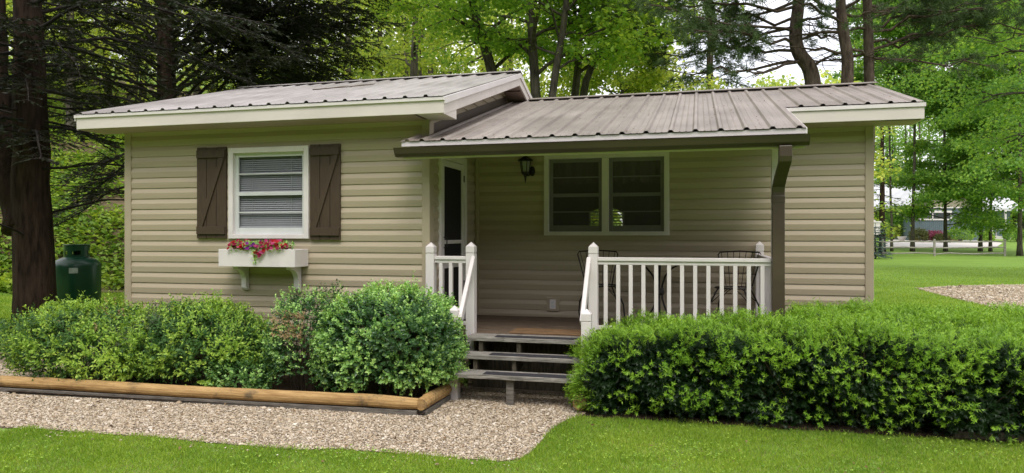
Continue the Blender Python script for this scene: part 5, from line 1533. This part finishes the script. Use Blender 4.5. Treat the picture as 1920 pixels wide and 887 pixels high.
# white pines behind the right roof
def pine(label, pts, t, r0, r1, seed, specs, ntuft=18, extra=14):
    rg = np.random.default_rng(seed)
    tr = np.array([foot(pts[0][0], t)] + px_path(pts, t))
    root = thing('pine_tree', label, 'tree', tuple(tr[0]))
    k = 26
    tt = np.linspace(0, 1, k); path = np.array([along(tr, f) for f in tt]); path[1:-1] = path[1:-1] * 0.5 + 0.25 * (path[:-2] + path[2:])
    b = MB(); b.tube(path, r0 + (r1 - r0) * tt, 12); b.build('trunk', M['bark_pine'], root, smooth=True)
    wood = MB(); C = []; D = []
    allsp = list(specs)
    for i in range(extra):
        v = rg.uniform(-420, 20); allsp.append((v, rg.uniform(0, 6.283), rg.uniform(2.0, 4.0), rg.uniform(-0.1, 0.5), rg.uniform(0.5, 1.0)))
    zz = path[:, 2]
    for (v, az, ln, e, fol) in allsp:
        z = CH + (440 - v) / F * t
        p0 = along(path, min(np.interp(z, zz, tt), 0.99))
        p2 = p0 + horiz(az + TH) * ln + UP * ln * e
        bp = bez(p0, (p0 + p2) / 2 + UP * ln * rg.uniform(-0.12, 0.10), p2, 9); bp[1:] += rg.normal(0, ln * 0.022, (8, 3))
        wood.tube(bp, np.linspace(0.045, 0.010, 9), 5, cap=False)
        m = int(10 + ln * 4.5)
        for j in range(m):
            f = rg.uniform(0.15, 1.0); q = along(bp, min(f, 0.99)); l2 = rg.uniform(0.3, 1.0) * (1.2 - 0.5 * f)
            td = unit(horiz(az + TH + rg.uniform(-1.3, 1.3)) + UP * rg.uniform(-0.6, 0.55)); q2 = q + td * l2
            tw = bez(q, (q + q2) / 2 + rg.normal(0, 0.06, 3), q2, 4)
            wood.tube(tw, [0.011, 0.009, 0.006, 0.004], 4, cap=False)
            if rg.random() < fol:
                for w in range(3):
                    qq = along(tw, rg.uniform(0.3, 0.95)); e2 = unit(td + rg.normal(0, 0.6, 3)); q3 = qq + e2 * rg.uniform(0.12, 0.35)
                    wood.tube(np.array([qq, q3]), [0.004, 0.003], 3, cap=False)
                    for f_ in (0.4, 0.7, 1.0): C.append(qq + (q3 - qq) * f_); D.append(e2)
                C.append(q2); D.append(td)
    wood.build('branches', M['bark_pine'], root, smooth=True)
    lv = Leaves(); tufts(lv, rg, np.array(C), np.array(D), ntuft, 0.13, 0.013); lv.build('crown', M['needle_pine'], root)
PI = math.pi
pine('crooked pine with an S-bent trunk, left of the three behind the right roof', [(1530, 300), (1527, 170), (1519, 125), (1500, 105), (1491, 80), (1493, 40), (1499, 0), (1496, -120), (1490, -420)], 18.0, 0.215, 0.12, 81,
     [(118, PI, 3.4, -0.10, 0.25), (95, PI - 0.3, 3.2, 0.12, 0.6), (60, PI + 0.25, 3.8, 0.10, 0.8), (30, PI - 0.2, 4.4, 0.12, 0.95), (110, PI + 0.5, 2.6, -0.25, 0.15), (10, PI + 0.1, 4.6, 0.05, 1.0), (75, 0.3, 1.5, 0.1, 0.2), (40, 0.1, 1.2, 0.3, 0.2), (128, -0.2, 0.8, 0.5, 0.05), (0, PI - 0.5, 4.0, -0.1, 1.0), (50, PI - 0.6, 3.9, -0.02, 0.9), (85, PI + 0.4, 3.4, 0.05, 0.7)])
pine('middle pine of the three behind the right roof, slightly bowed', [(1592, 300), (1588, 165), (1590, 110), (1581, 60), (1577, 20), (1573, -60), (1570, -400)], 17.5, 0.165, 0.10, 82,
     [(60, PI - 0.2, 2.2, -0.05, 0.15), (100, PI, 1.6, 0.1, 0.1), (30, 0.4, 1.6, 0.25, 0.3), (20, PI, 2.6, 0.3, 0.3), (90, 0.2, 1.4, -0.2, 0.1), (45, PI + 0.4, 2.0, 0.2, 0.2)])
pine('straight pine at the right end of the ridge with long limbs reaching right', [(1612, 430), (1629, 300), (1630, 160), (1628, 60), (1624, -60), (1620, -420)], 20.0, 0.185, 0.10, 83,
     [(95, -0.1, 4.6, 0.12, 0.8), (80, 0.1, 3.8, 0.28, 0.8), (110, -0.35, 3.0, -0.15, 0.5), (50, 0.25, 3.2, 0.35, 0.9), (35, -0.3, 4.2, 0.25, 1.0), (55, PI, 2.0, 0.1, 0.2), (100, PI - 0.3, 1.6, -0.1, 0.1), (20, 0.0, 4.4, 0.1, 1.0), (60, -0.2, 3.9, 0.2, 0.9), (10, 0.4, 3.6, 0.0, 1.0)], extra=16)
# finer feathery hemlock-like pine at the back of the sky gap
t0 = 30.0
conifer('pine_tree', 'feathery dark green pine standing behind the right roof ridge', [foot(1330, t0), at_depth(1330, 200, t0), at_depth(1332, 0, t0), at_depth(1335, -300, t0)], 0.2, 0.06, 84, 64, 4.4, 12.5, 3.5, M['needle_pine'], M['bark_pine'], e=(-0.05, 0.3), dr=(0.1, 0.4), bare=0.2, gap=0.12, lf=0.16, lw=0.042, dens=1.25)

# right-hand foliage mass
def hang(label, base, t, top, r0, seed, limbs, reach, per, leaf, f0=0.25, mat='leaf_right', rise=(0.05, 0.5), droop=0.45, spread=0.34, name='broadleaf_tree', **k):
    tr = [foot(base, t), at_depth(base, 300, t)] + px_path(top, t)
    return broadleaf(name, label, tr, r0, r0 * 0.3, seed, limbs, f0, reach, leaf, per, spread, M[mat], M['bark_grey'], rise=rise, droop=droop, **k)
hang('tall leafy tree whose boughs hang over the right edge of the lawn', 2040, 27.0, [(2030, 120), (2015, -60), (2000, -300)], 0.26, 91, 34, 5.6, 17, 0.15, 0.31, droop=0.28, rise=(0.1, 0.55))
# ------------------------------------------------------------------ trees round the split rail fence (thin trunks, base near the fence)
for (u, lean, seed, lab, r0) in ((1672, -3, 101, 'leftmost slim tree behind the split rail fence, beside the driveway', 0.16), (1711, 2, 102, 'forked tree behind the fence at the left corner of the blue grey gable', 0.24), (1773, -2, 103, 'leafy tree hiding the middle of the blue grey gable', 0.22),
                               (1838, 2, 104, 'slim tree behind the fence left of the brick steps', 0.22), (1857, 1, 105, 'dark slim tree right in front of the brick steps', 0.18), (1912, 0, 106, 'dark trunk beyond the right end of the split rail fence', 0.26)):
    t = 61.0 if u != 1912 else 56.0
    tr = [foot(u, t), at_depth(u + lean * 0.4, 400, t), at_depth(u + lean, 330, t), at_depth(u + lean * 2, 150, t), at_depth(u + lean * 3, -40, t)]
    z0 = tr[0][2]
    low = {1672: 0.66, 1711: 0.65, 1773: 0.17, 1838: 0.46, 1857: 0.50, 1912: 0.34}[u]
    rch = {1672: 3.0, 1711: 3.4, 1773: 3.3, 1838: 3.0, 1857: 2.6, 1912: 4.2}[u]
    broadleaf('broadleaf_tree', lab, tr, r0 * 0.72, r0 * 0.28, seed, 34, low, rch * 1.2, 0.24, 15, 0.40, M['leaf_right'], M['bark_grey'], rise=(0.0, 0.5), droop=0.35)
    if u == 1711:
        pass
# dark-trunked spruce left of the driveway
conifer('spruce_tree', 'dark brownish spruce standing between the cottage corner and the driveway', [foot(1654, 58), at_depth(1654, 330, 58), at_depth(1654, 180, 58)], 0.26, 0.08, 107, 34, 2.3, 10.5, 2.2, M['needle_pine'], M['bark_dark'], e=(-0.1, 0.1), dr=(0.1, 0.4), bare=0.15, gap=0.16, lf=0.24, lw=0.08, dead=10)
M['spruce_blue'] = leaf_mat('blue_spruce', [(0.03, 0.06, 0.06), (0.06, 0.11, 0.11), (0.12, 0.19, 0.19), (0.22, 0.30, 0.30)], 0.15, patch=1.0, tcol=(1, 1, 1))
conifer('spruce_tree', 'small blue spruce with silvery boughs at the left end of the fence', [foot(1641, 49), at_depth(1641, 455, 49), at_depth(1641, 418, 49)], 0.05, 0.015, 108, 46, 0.15, 2.2, 1.0, M['spruce_blue'], M['bark_dark'], e=(-0.05, 0.1), dr=(0.0, 0.15), bare=0.1, gap=0.07, lf=0.11, lw=0.045, dens=1.6)

# ------------------------------------------------------------------ split rail fence
M['rail'] = surf('weathered_rail', (0.34, 0.32, 0.28), 0.9, 0.35, 3.0, (0.5, 6, 6), 0.3, 20, 0.1)
fr = thing('split_rail_fence', 'weathered three-rail split rail fence across the far lawn', 'fence', tuple(foot(1750, 55)))
fu = [1560, 1655, 1752, 1884]
fp = [foot(u, 55) for u in fu]
for p in fp[1:]:
    b = MB(); b.box(p[0] - 0.075, p[0] + 0.075, p[1] - 0.06, p[1] + 0.06, p[2] - 0.1, p[2] + 1.32); b.build('post', M['rail'], fr, bevel=0.02)
rg = np.random.default_rng(3)
for a, b_ in zip(fp[:-1], fp[1:]):
    for h in (0.22, 0.66, 1.12):
        b = MB(); n = 6
        path = np.array([a + (b_ - a) * f + UP * (h + rg.normal(0, 0.025)) for f in np.linspace(0, 1, n)])
        b.tube(path, [0.05, 0.065, 0.06, 0.065, 0.06, 0.05], 6); b.build('rail', M['rail'], fr)

# ------------------------------------------------------------------ neighbouring house (local x to the right, y away)
HT = 78.0
M['blue_board'] = surf('blue_grey_board', (0.12, 0.165, 0.185), 0.7, 0.1, 2.0)
M['beige_gable'] = surf('beige_gable', (0.30, 0.27, 0.20), 0.7, 0.1, 3.0)
M['pale_roof'] = surf('pale_roof_metal_far', (0.50, 0.51, 0.53), 0.5, 0.1, 0.8)
M['brick'] = surf('red_brick', (0.30, 0.13, 0.10), 0.9, 0.3, 6.0)
M['stone'] = surf('pale_stone', (0.42, 0.35, 0.30), 0.9, 0.4, 1.5)
M['concrete'] = surf('pale_concrete', (0.55, 0.52, 0.49), 0.9, 0.1, 0.5)
M['dark_glass'] = surf('dark_window_glass', (0.025, 0.035, 0.035), 0.12, 0.3, 2.0)
def lx(u): return (u - 960) / F * HT
def lz(v): return CH + (440 - v) / F * HT
hp = at_depth(960, 440, HT)
ZB = lz(462)
nb = thing('neighbour_house', 'blue grey house with a pale metal roof and brick steps beyond the fence', 'house', (hp[0], hp[1], 0.0), None, TH)
ga, gb, apex = lx(1703), lx(1842), lx(1772)
ze = lz(388); za = lz(345)
m_ = MB(); m_.box(ga + 0.3, gb - 0.3, 0, 7, ZB - 0.6, ze)
nB = 34
for i in range(nB):
    x = ga + 0.4 + i * (gb - ga - 0.8) / nB
    m_.box(x, x + 0.05, -0.025, -0.001, ZB, ze - 0.02)
m_.build('gable_wall', M['blue_board'], nb)
m_ = MB(); m_.prism([(ga + 0.3, ze + 0.003), (gb - 0.3, ze + 0.003), (apex, za - 0.25)], 1, 0.0, 0.3); m_.build('gable', M['beige_gable'], nb)
m_ = MB()
m_.prism([(ga - 0.4, ze - 0.1), (apex, za), (gb + 0.4, ze - 0.1), (gb + 0.4, ze + 0.12), (apex, za + 0.24), (ga - 0.4, ze + 0.12)], 1, -0.5, 8.0)
m_.build('gable_roof', M['pale_roof'], nb)
m_ = MB(); m_.prism([(ga - 0.42, ze - 0.12), (apex, za - 0.03), (gb + 0.42, ze - 0.12), (gb + 0.42, ze + 0.05), (apex, za + 0.16), (ga - 0.42, ze + 0.05)], 1, -0.56, -0.501)
m_.box(ga + 0.1, gb - 0.1, -0.08, -0.001, ze - 0.14, ze + 0.0)
m_.build('rake_board', M['white'], nb)
m_ = MB(); m_.box(lx(1600), lx(1990), 8.0, 16, ZB - 0.6, lz(392)); m_.build('main_wall', M['blue_board'], nb)
m_ = MB(); m_.prism([(6.2, lz(392)), (12.0, lz(336)), (17.8, lz(392)), (17.8, lz(388)), (12.0, lz(331)), (6.2, lz(387))], 0, lx(1596), lx(1995)); m_.build('main_roof', M['pale_roof'], nb)
wx0, wx1 = lx(1712), lx(1784)
m_ = MB(); m_.box(wx0, wx1, -0.10, -0.03, lz(413), lz(395)); w_ = m_.build('window', M['white'], nb)
m_ = MB(); m_.box(wx0 + 0.18, (wx0 + wx1) / 2 - 0.06, -0.115, -0.101, lz(410), lz(399)); m_.box((wx0 + wx1) / 2 + 0.06, wx1 - 0.18, -0.115, -0.101, lz(410), lz(399)); m_.build('pane', M['dark_glass'], w_)
for ux in (1652, 1672, 1684):
    m_ = MB(); m_.box(lx(ux), lx(ux + 7), 7.9, 7.99, lz(432), lz(400)); m_.build('window', M['dark_glass'], nb)
m_ = MB()
for k in range(5):
    m_.box(lx(1858), lx(1886), 1.0 + 0.35 * k, 3.2, lz(458) + 0.17 * k + (0.001 * k), lz(458) + 0.17 * (k + 1))
m_.build('brick_steps', M['brick'], nb)
m_ = MB(); m_.box(lx(1843), lx(1935), 3.2, 7.99, ZB - 0.5, lz(443)); m_.build('terrace', M['concrete'], nb)
for ux in (1862, 1900, 1925):
    m_ = MB(); m_.box(lx(ux), lx(ux) + 0.16, 3.4, 3.56, lz(443), lz(392)); m_.build('porch_post', M['white'], nb)
m_ = MB(); m_.box(lx(1848), lx(1860), 9.0, 10.2, lz(400), lz(322)); m_.build('chimney', M['stone'], nb)
m_ = MB(); m_.box(lx(1703), lx(1712), -1.0, -0.2, ZB - 0.5, lz(444)); m_.box(lx(1773), lx(1786), -1.0, -0.2, ZB - 0.5, lz(448)); m_.build('brick_kerb', M['brick'], nb)
# patio tables
def far_table(u, label):
    p = at_depth(u, 440, HT + 4.0); z = lz(443)
    t = thing('patio_table', label, 'table', (p[0], p[1], z), 'patio tables on the terrace')
    b = MB(); b.lathe([(0, z + 0.74), (0.62, z + 0.74), (0.64, z + 0.77), (0, z + 0.78)], p[0], p[1], 16); b.lathe([(0.04, z + 0.02), (0.05, z + 0.74)], p[0], p[1], 8); b.lathe([(0, z), (0.3, z), (0.05, z + 0.05), (0, z + 0.05)], p[0], p[1], 10)
    b.build('tabletop', M['white'], t)
far_table(1846, 'white patio table on the terrace left of the brick steps')
far_table(1868, 'white patio table on the terrace above the brick steps')
# driveway
dr_ = [at_depth(u, v, 1)[:2] * ((CH - z) * F / (v - 440)) for u, v, z in ((1660, 463, 0.4), (1684, 447, 0.9), (1704, 447, 0.9), (1712, 451, 0.75), (1770, 456, 0.6), (1880, 463, 0.4), (1870, 467, 0.3), (1700, 469, 0.25), (1660, 470, 0.2))]
V = [(p[0], p[1], float(terrain(p[0], p[1])) + 0.03) for p in dr_]
from mathutils.geometry import tessellate_polygon
T = [tuple(t) for t in tessellate_polygon([[Vector((v[0], v[1], 0)) for v in V]])]
tag(link_mesh('driveway', make_mesh('driveway', V, tris=T), M['concrete']), kind='structure')

# shrubs by the neighbouring house
M['leaf_red'] = leaf_mat('red_leaf', [(0.16, 0.02, 0.05), (0.28, 0.05, 0.10), (0.36, 0.10, 0.16)], 0.3, patch=1.0, tcol=(1.2, 0.8, 0.9))
M['leaf_olive'] = leaf_mat('olive_leaf', [(0.05, 0.07, 0.02), (0.10, 0.12, 0.035), (0.16, 0.17, 0.06)], 0.3, patch=1.0)
def far_shrub(label, u, v, t, rx, h, mat, seed, n=900, power=2.2, name='garden_shrub', lf=0.16, z=None):
    p = foot(u, t); rg = np.random.default_rng(seed)
    if z is not None: p[2] = z
    r = thing(name, label, 'shrub', tuple(p))
    P, N = shrub_surface(rg, n, ((p[0], p[1], p[2] - 0.15), (rx, rx * 0.8, h + 0.15)), power, amp=0.15)
    P = P - N * rg.uniform(0, 0.2, (len(P), 1))
    lv = Leaves(); lv.put(np.repeat(P, 2, 0) + rg.normal(0, 0.06, (len(P) * 2, 3)), rand_dirs(rg, len(P) * 2), np.repeat(N, 2, 0) + rg.normal(0, 0.5, (len(P) * 2, 3)), lf, lf * 0.6)
    lv.build('leaves', M[mat], r)
    b = MB()
    for k in range(9):
        a = rg.uniform(0, 6.28); b.tube(np.array([p - UP * 0.1, p + np.array([math.cos(a) * rx * 0.4, math.sin(a) * rx * 0.3, h * 0.6])]), [0.03, 0.012], 4)
    b.build('stems', M['twig'], r)
far_shrub('round olive green shrub at the left foot of the blue grey gable', 1723, 450, 75.5, 0.95, 1.35, 'leaf_olive', 201)
far_shrub('reddish purple shrub below the blue grey gable wall', 1752, 450, 75.5, 1.15, 1.15, 'leaf_red', 202)
far_shrub('low yellowish shrub right of the reddish purple one', 1766, 450, 74.5, 0.8, 0.9, 'leaf_olive', 203)
far_shrub('narrow upright cypress beside the driveway entrance', 1689, 450, 80.0, 0.62, 3.3, 'leaf_right', 204, 1300, 2.0)
far_shrub('low bright green shrub left of the narrow cypress', 1675, 450, 80.0, 0.8, 1.6, 'leaf_wood', 205)
far_shrub('green shrub between the gable and the terrace', 1800, 450, 75.0, 1.3, 1.5, 'leaf_right', 206)
far_shrub('clipped green shrub left of the brick steps', 1850, 450, 75.5, 0.7, 1.1, 'leaf_maple', 207)
far_shrub('dark green shrub right of the brick steps', 1905, 450, 76.0, 1.2, 1.3, 'leaf_right', 208)
# planter pot
p = foot(1691, 77.0); b = MB(); b.lathe([(0.0, p[2]), (0.22, p[2]), (0.26, p[2] + 0.12), (0.46, p[2] + 0.46), (0.46, p[2] + 0.5), (0.40, p[2] + 0.5), (0.3, p[2] + 0.3), (0.0, p[2] + 0.3)], p[0], p[1], 20)
tag(b.build('planter_pot', M['white'], None, True, org=tuple(p)), 'white bowl planter at the head of the driveway', 'planter')
# white sign board on a post by the blue spruce
p = foot(1641, 51.0)
sg = thing('yard_sign', 'white notice board with a capped post beside the small blue spruce', 'sign', tuple(p))
zt = CH + (440 - 418) / F * 51; zb = CH + (440 - 440) / F * 51
r3 = np.array([CT, ST, 0]); 
def sbox(b, x0, x1, d0, d1, z0, z1):
    V = []
    fw_ = np.array([-ST, CT, 0])
    for z in (z0, z1):
        for x, d in ((x0, d0), (x1, d0), (x1, d1), (x0, d1)):
            q = np.array([p[0], p[1], 0]) + r3 * x + fw_ * d; V.append((q[0], q[1], z))
    b.add(V, [(3,2,1,0),(4,5,6,7),(0,1,5,4),(1,2,6,5),(2,3,7,6),(3,0,4,7)])
m_ = MB(); sbox(m_, -0.34, 0.34, -0.03, 0.03, zb, zt); m_.build('board', M['white'], sg, bevel=0.005)
m_ = MB(); sbox(m_, -0.38, 0.40, -0.08, 0.08, zt + 0.02, zt + 0.12); sbox(m_, -0.30, 0.0, -0.06, 0.06, zt + 0.121, zt + 0.21); m_.build('cap', M['white'], sg, bevel=0.01)
m_ = MB(); sbox(m_, -0.06, 0.06, 0.031, 0.13, p[2] - 0.1, zt + 0.02); m_.build('post', M['rail'], sg)
m_ = MB()
for k, (xa, xb) in enumerate(((-0.22, 0.12), (-0.25, 0.2), (-0.2, 0.05), (-0.24, 0.18))): sbox(m_, xa, xb, -0.036, -0.0305, zt - 0.16 - 0.14 * k, zt - 0.11 - 0.14 * k)
m_.build('lettering', M['sash'], sg)

# ------------------------------------------------------------------ woodland on the slopes behind
def woodland(name, specs, seed, leaf, mat='leaf_wood', per=1500):
    rg = np.random.default_rng(seed)
    lv = Leaves(); tr = MB()
    for (u, t, h, rx) in specs:
        p = foot(u, t)
        tr.tube(np.array([p - UP * 0.2, p + UP * h * 0.5 + rg.normal(0, 0.25, 3), p + UP * h * 0.9]), [0.2, 0.14, 0.05], 7)
        k = 26
        c = p + np.stack([rg.normal(0, rx * 0.5, k), rg.normal(0, rx * 0.5, k), rg.uniform(0.18, 1.0, k) * h], 1)
        n = per // k
        leaf_cloud(lv, rg, c, rx * 0.22, n, leaf, leaf * 0.75, 0.42, 0.25)
    o = lv.build(name, M[mat])
    tag(o, kind='stuff')
    tr.build('woodland_trunks', M['bark_grey'], o, smooth=True)
rg = np.random.default_rng(77)
sp = []
for i in range(46):      # wooded slope behind the conifers and the left roof
    sp.append((rg.uniform(-90, 960), rg.uniform(30, 48), rg.uniform(7, 12), rg.uniform(2.0, 3.2)))
for i in range(16):      # understorey behind the cottage
    sp.append((rg.uniform(560, 1260), rg.uniform(28, 40), rg.uniform(4.5, 7.0), rg.uniform(1.8, 2.6)))
woodland('woodland', sp, 78, 0.22, per=1700)
sp = []
for i in range(26):      # low wood seen under the pines
    sp.append((rg.uniform(1200, 1590), rg.uniform(46, 70), rg.uniform(10.5, 13.5), rg.uniform(2.2, 3.2)))
for i in range(26):      # wood behind the neighbouring house
    sp.append((rg.uniform(1630, 2010), rg.uniform(98, 125), rg.uniform(20, 30), rg.uniform(4.5, 6.5)))
woodland('woodland', sp[:26], 79, 0.30, per=1700)
for i in range(26):      # undergrowth along the far edge
    sp.append((rg.uniform(1640, 2030), rg.uniform(99, 112), rg.uniform(5.0, 9.0), rg.uniform(3.0, 4.5)))
woodland('woodland', sp[26:], 81, 0.40, 'leaf_right', per=1700)
# unseen trees added behind the viewer to darken the window pane reflections
lv = Leaves(); rg = np.random.default_rng(80)
k = 1500
a = rg.uniform(-math.pi * 0.95, -math.pi * 0.05, k)
rr = rg.uniform(26, 34, k)
c = np.stack([np.cos(a) * rr - 2, np.sin(a) * rr + 2, rg.uniform(0.0, 13, k)], 1)
leaf_cloud(lv, rg, c, 1.3, 60, 0.75, 0.6, 0.7, 0.2)
tag(lv.build('woodland', M['needle_pine']), kind='stuff')
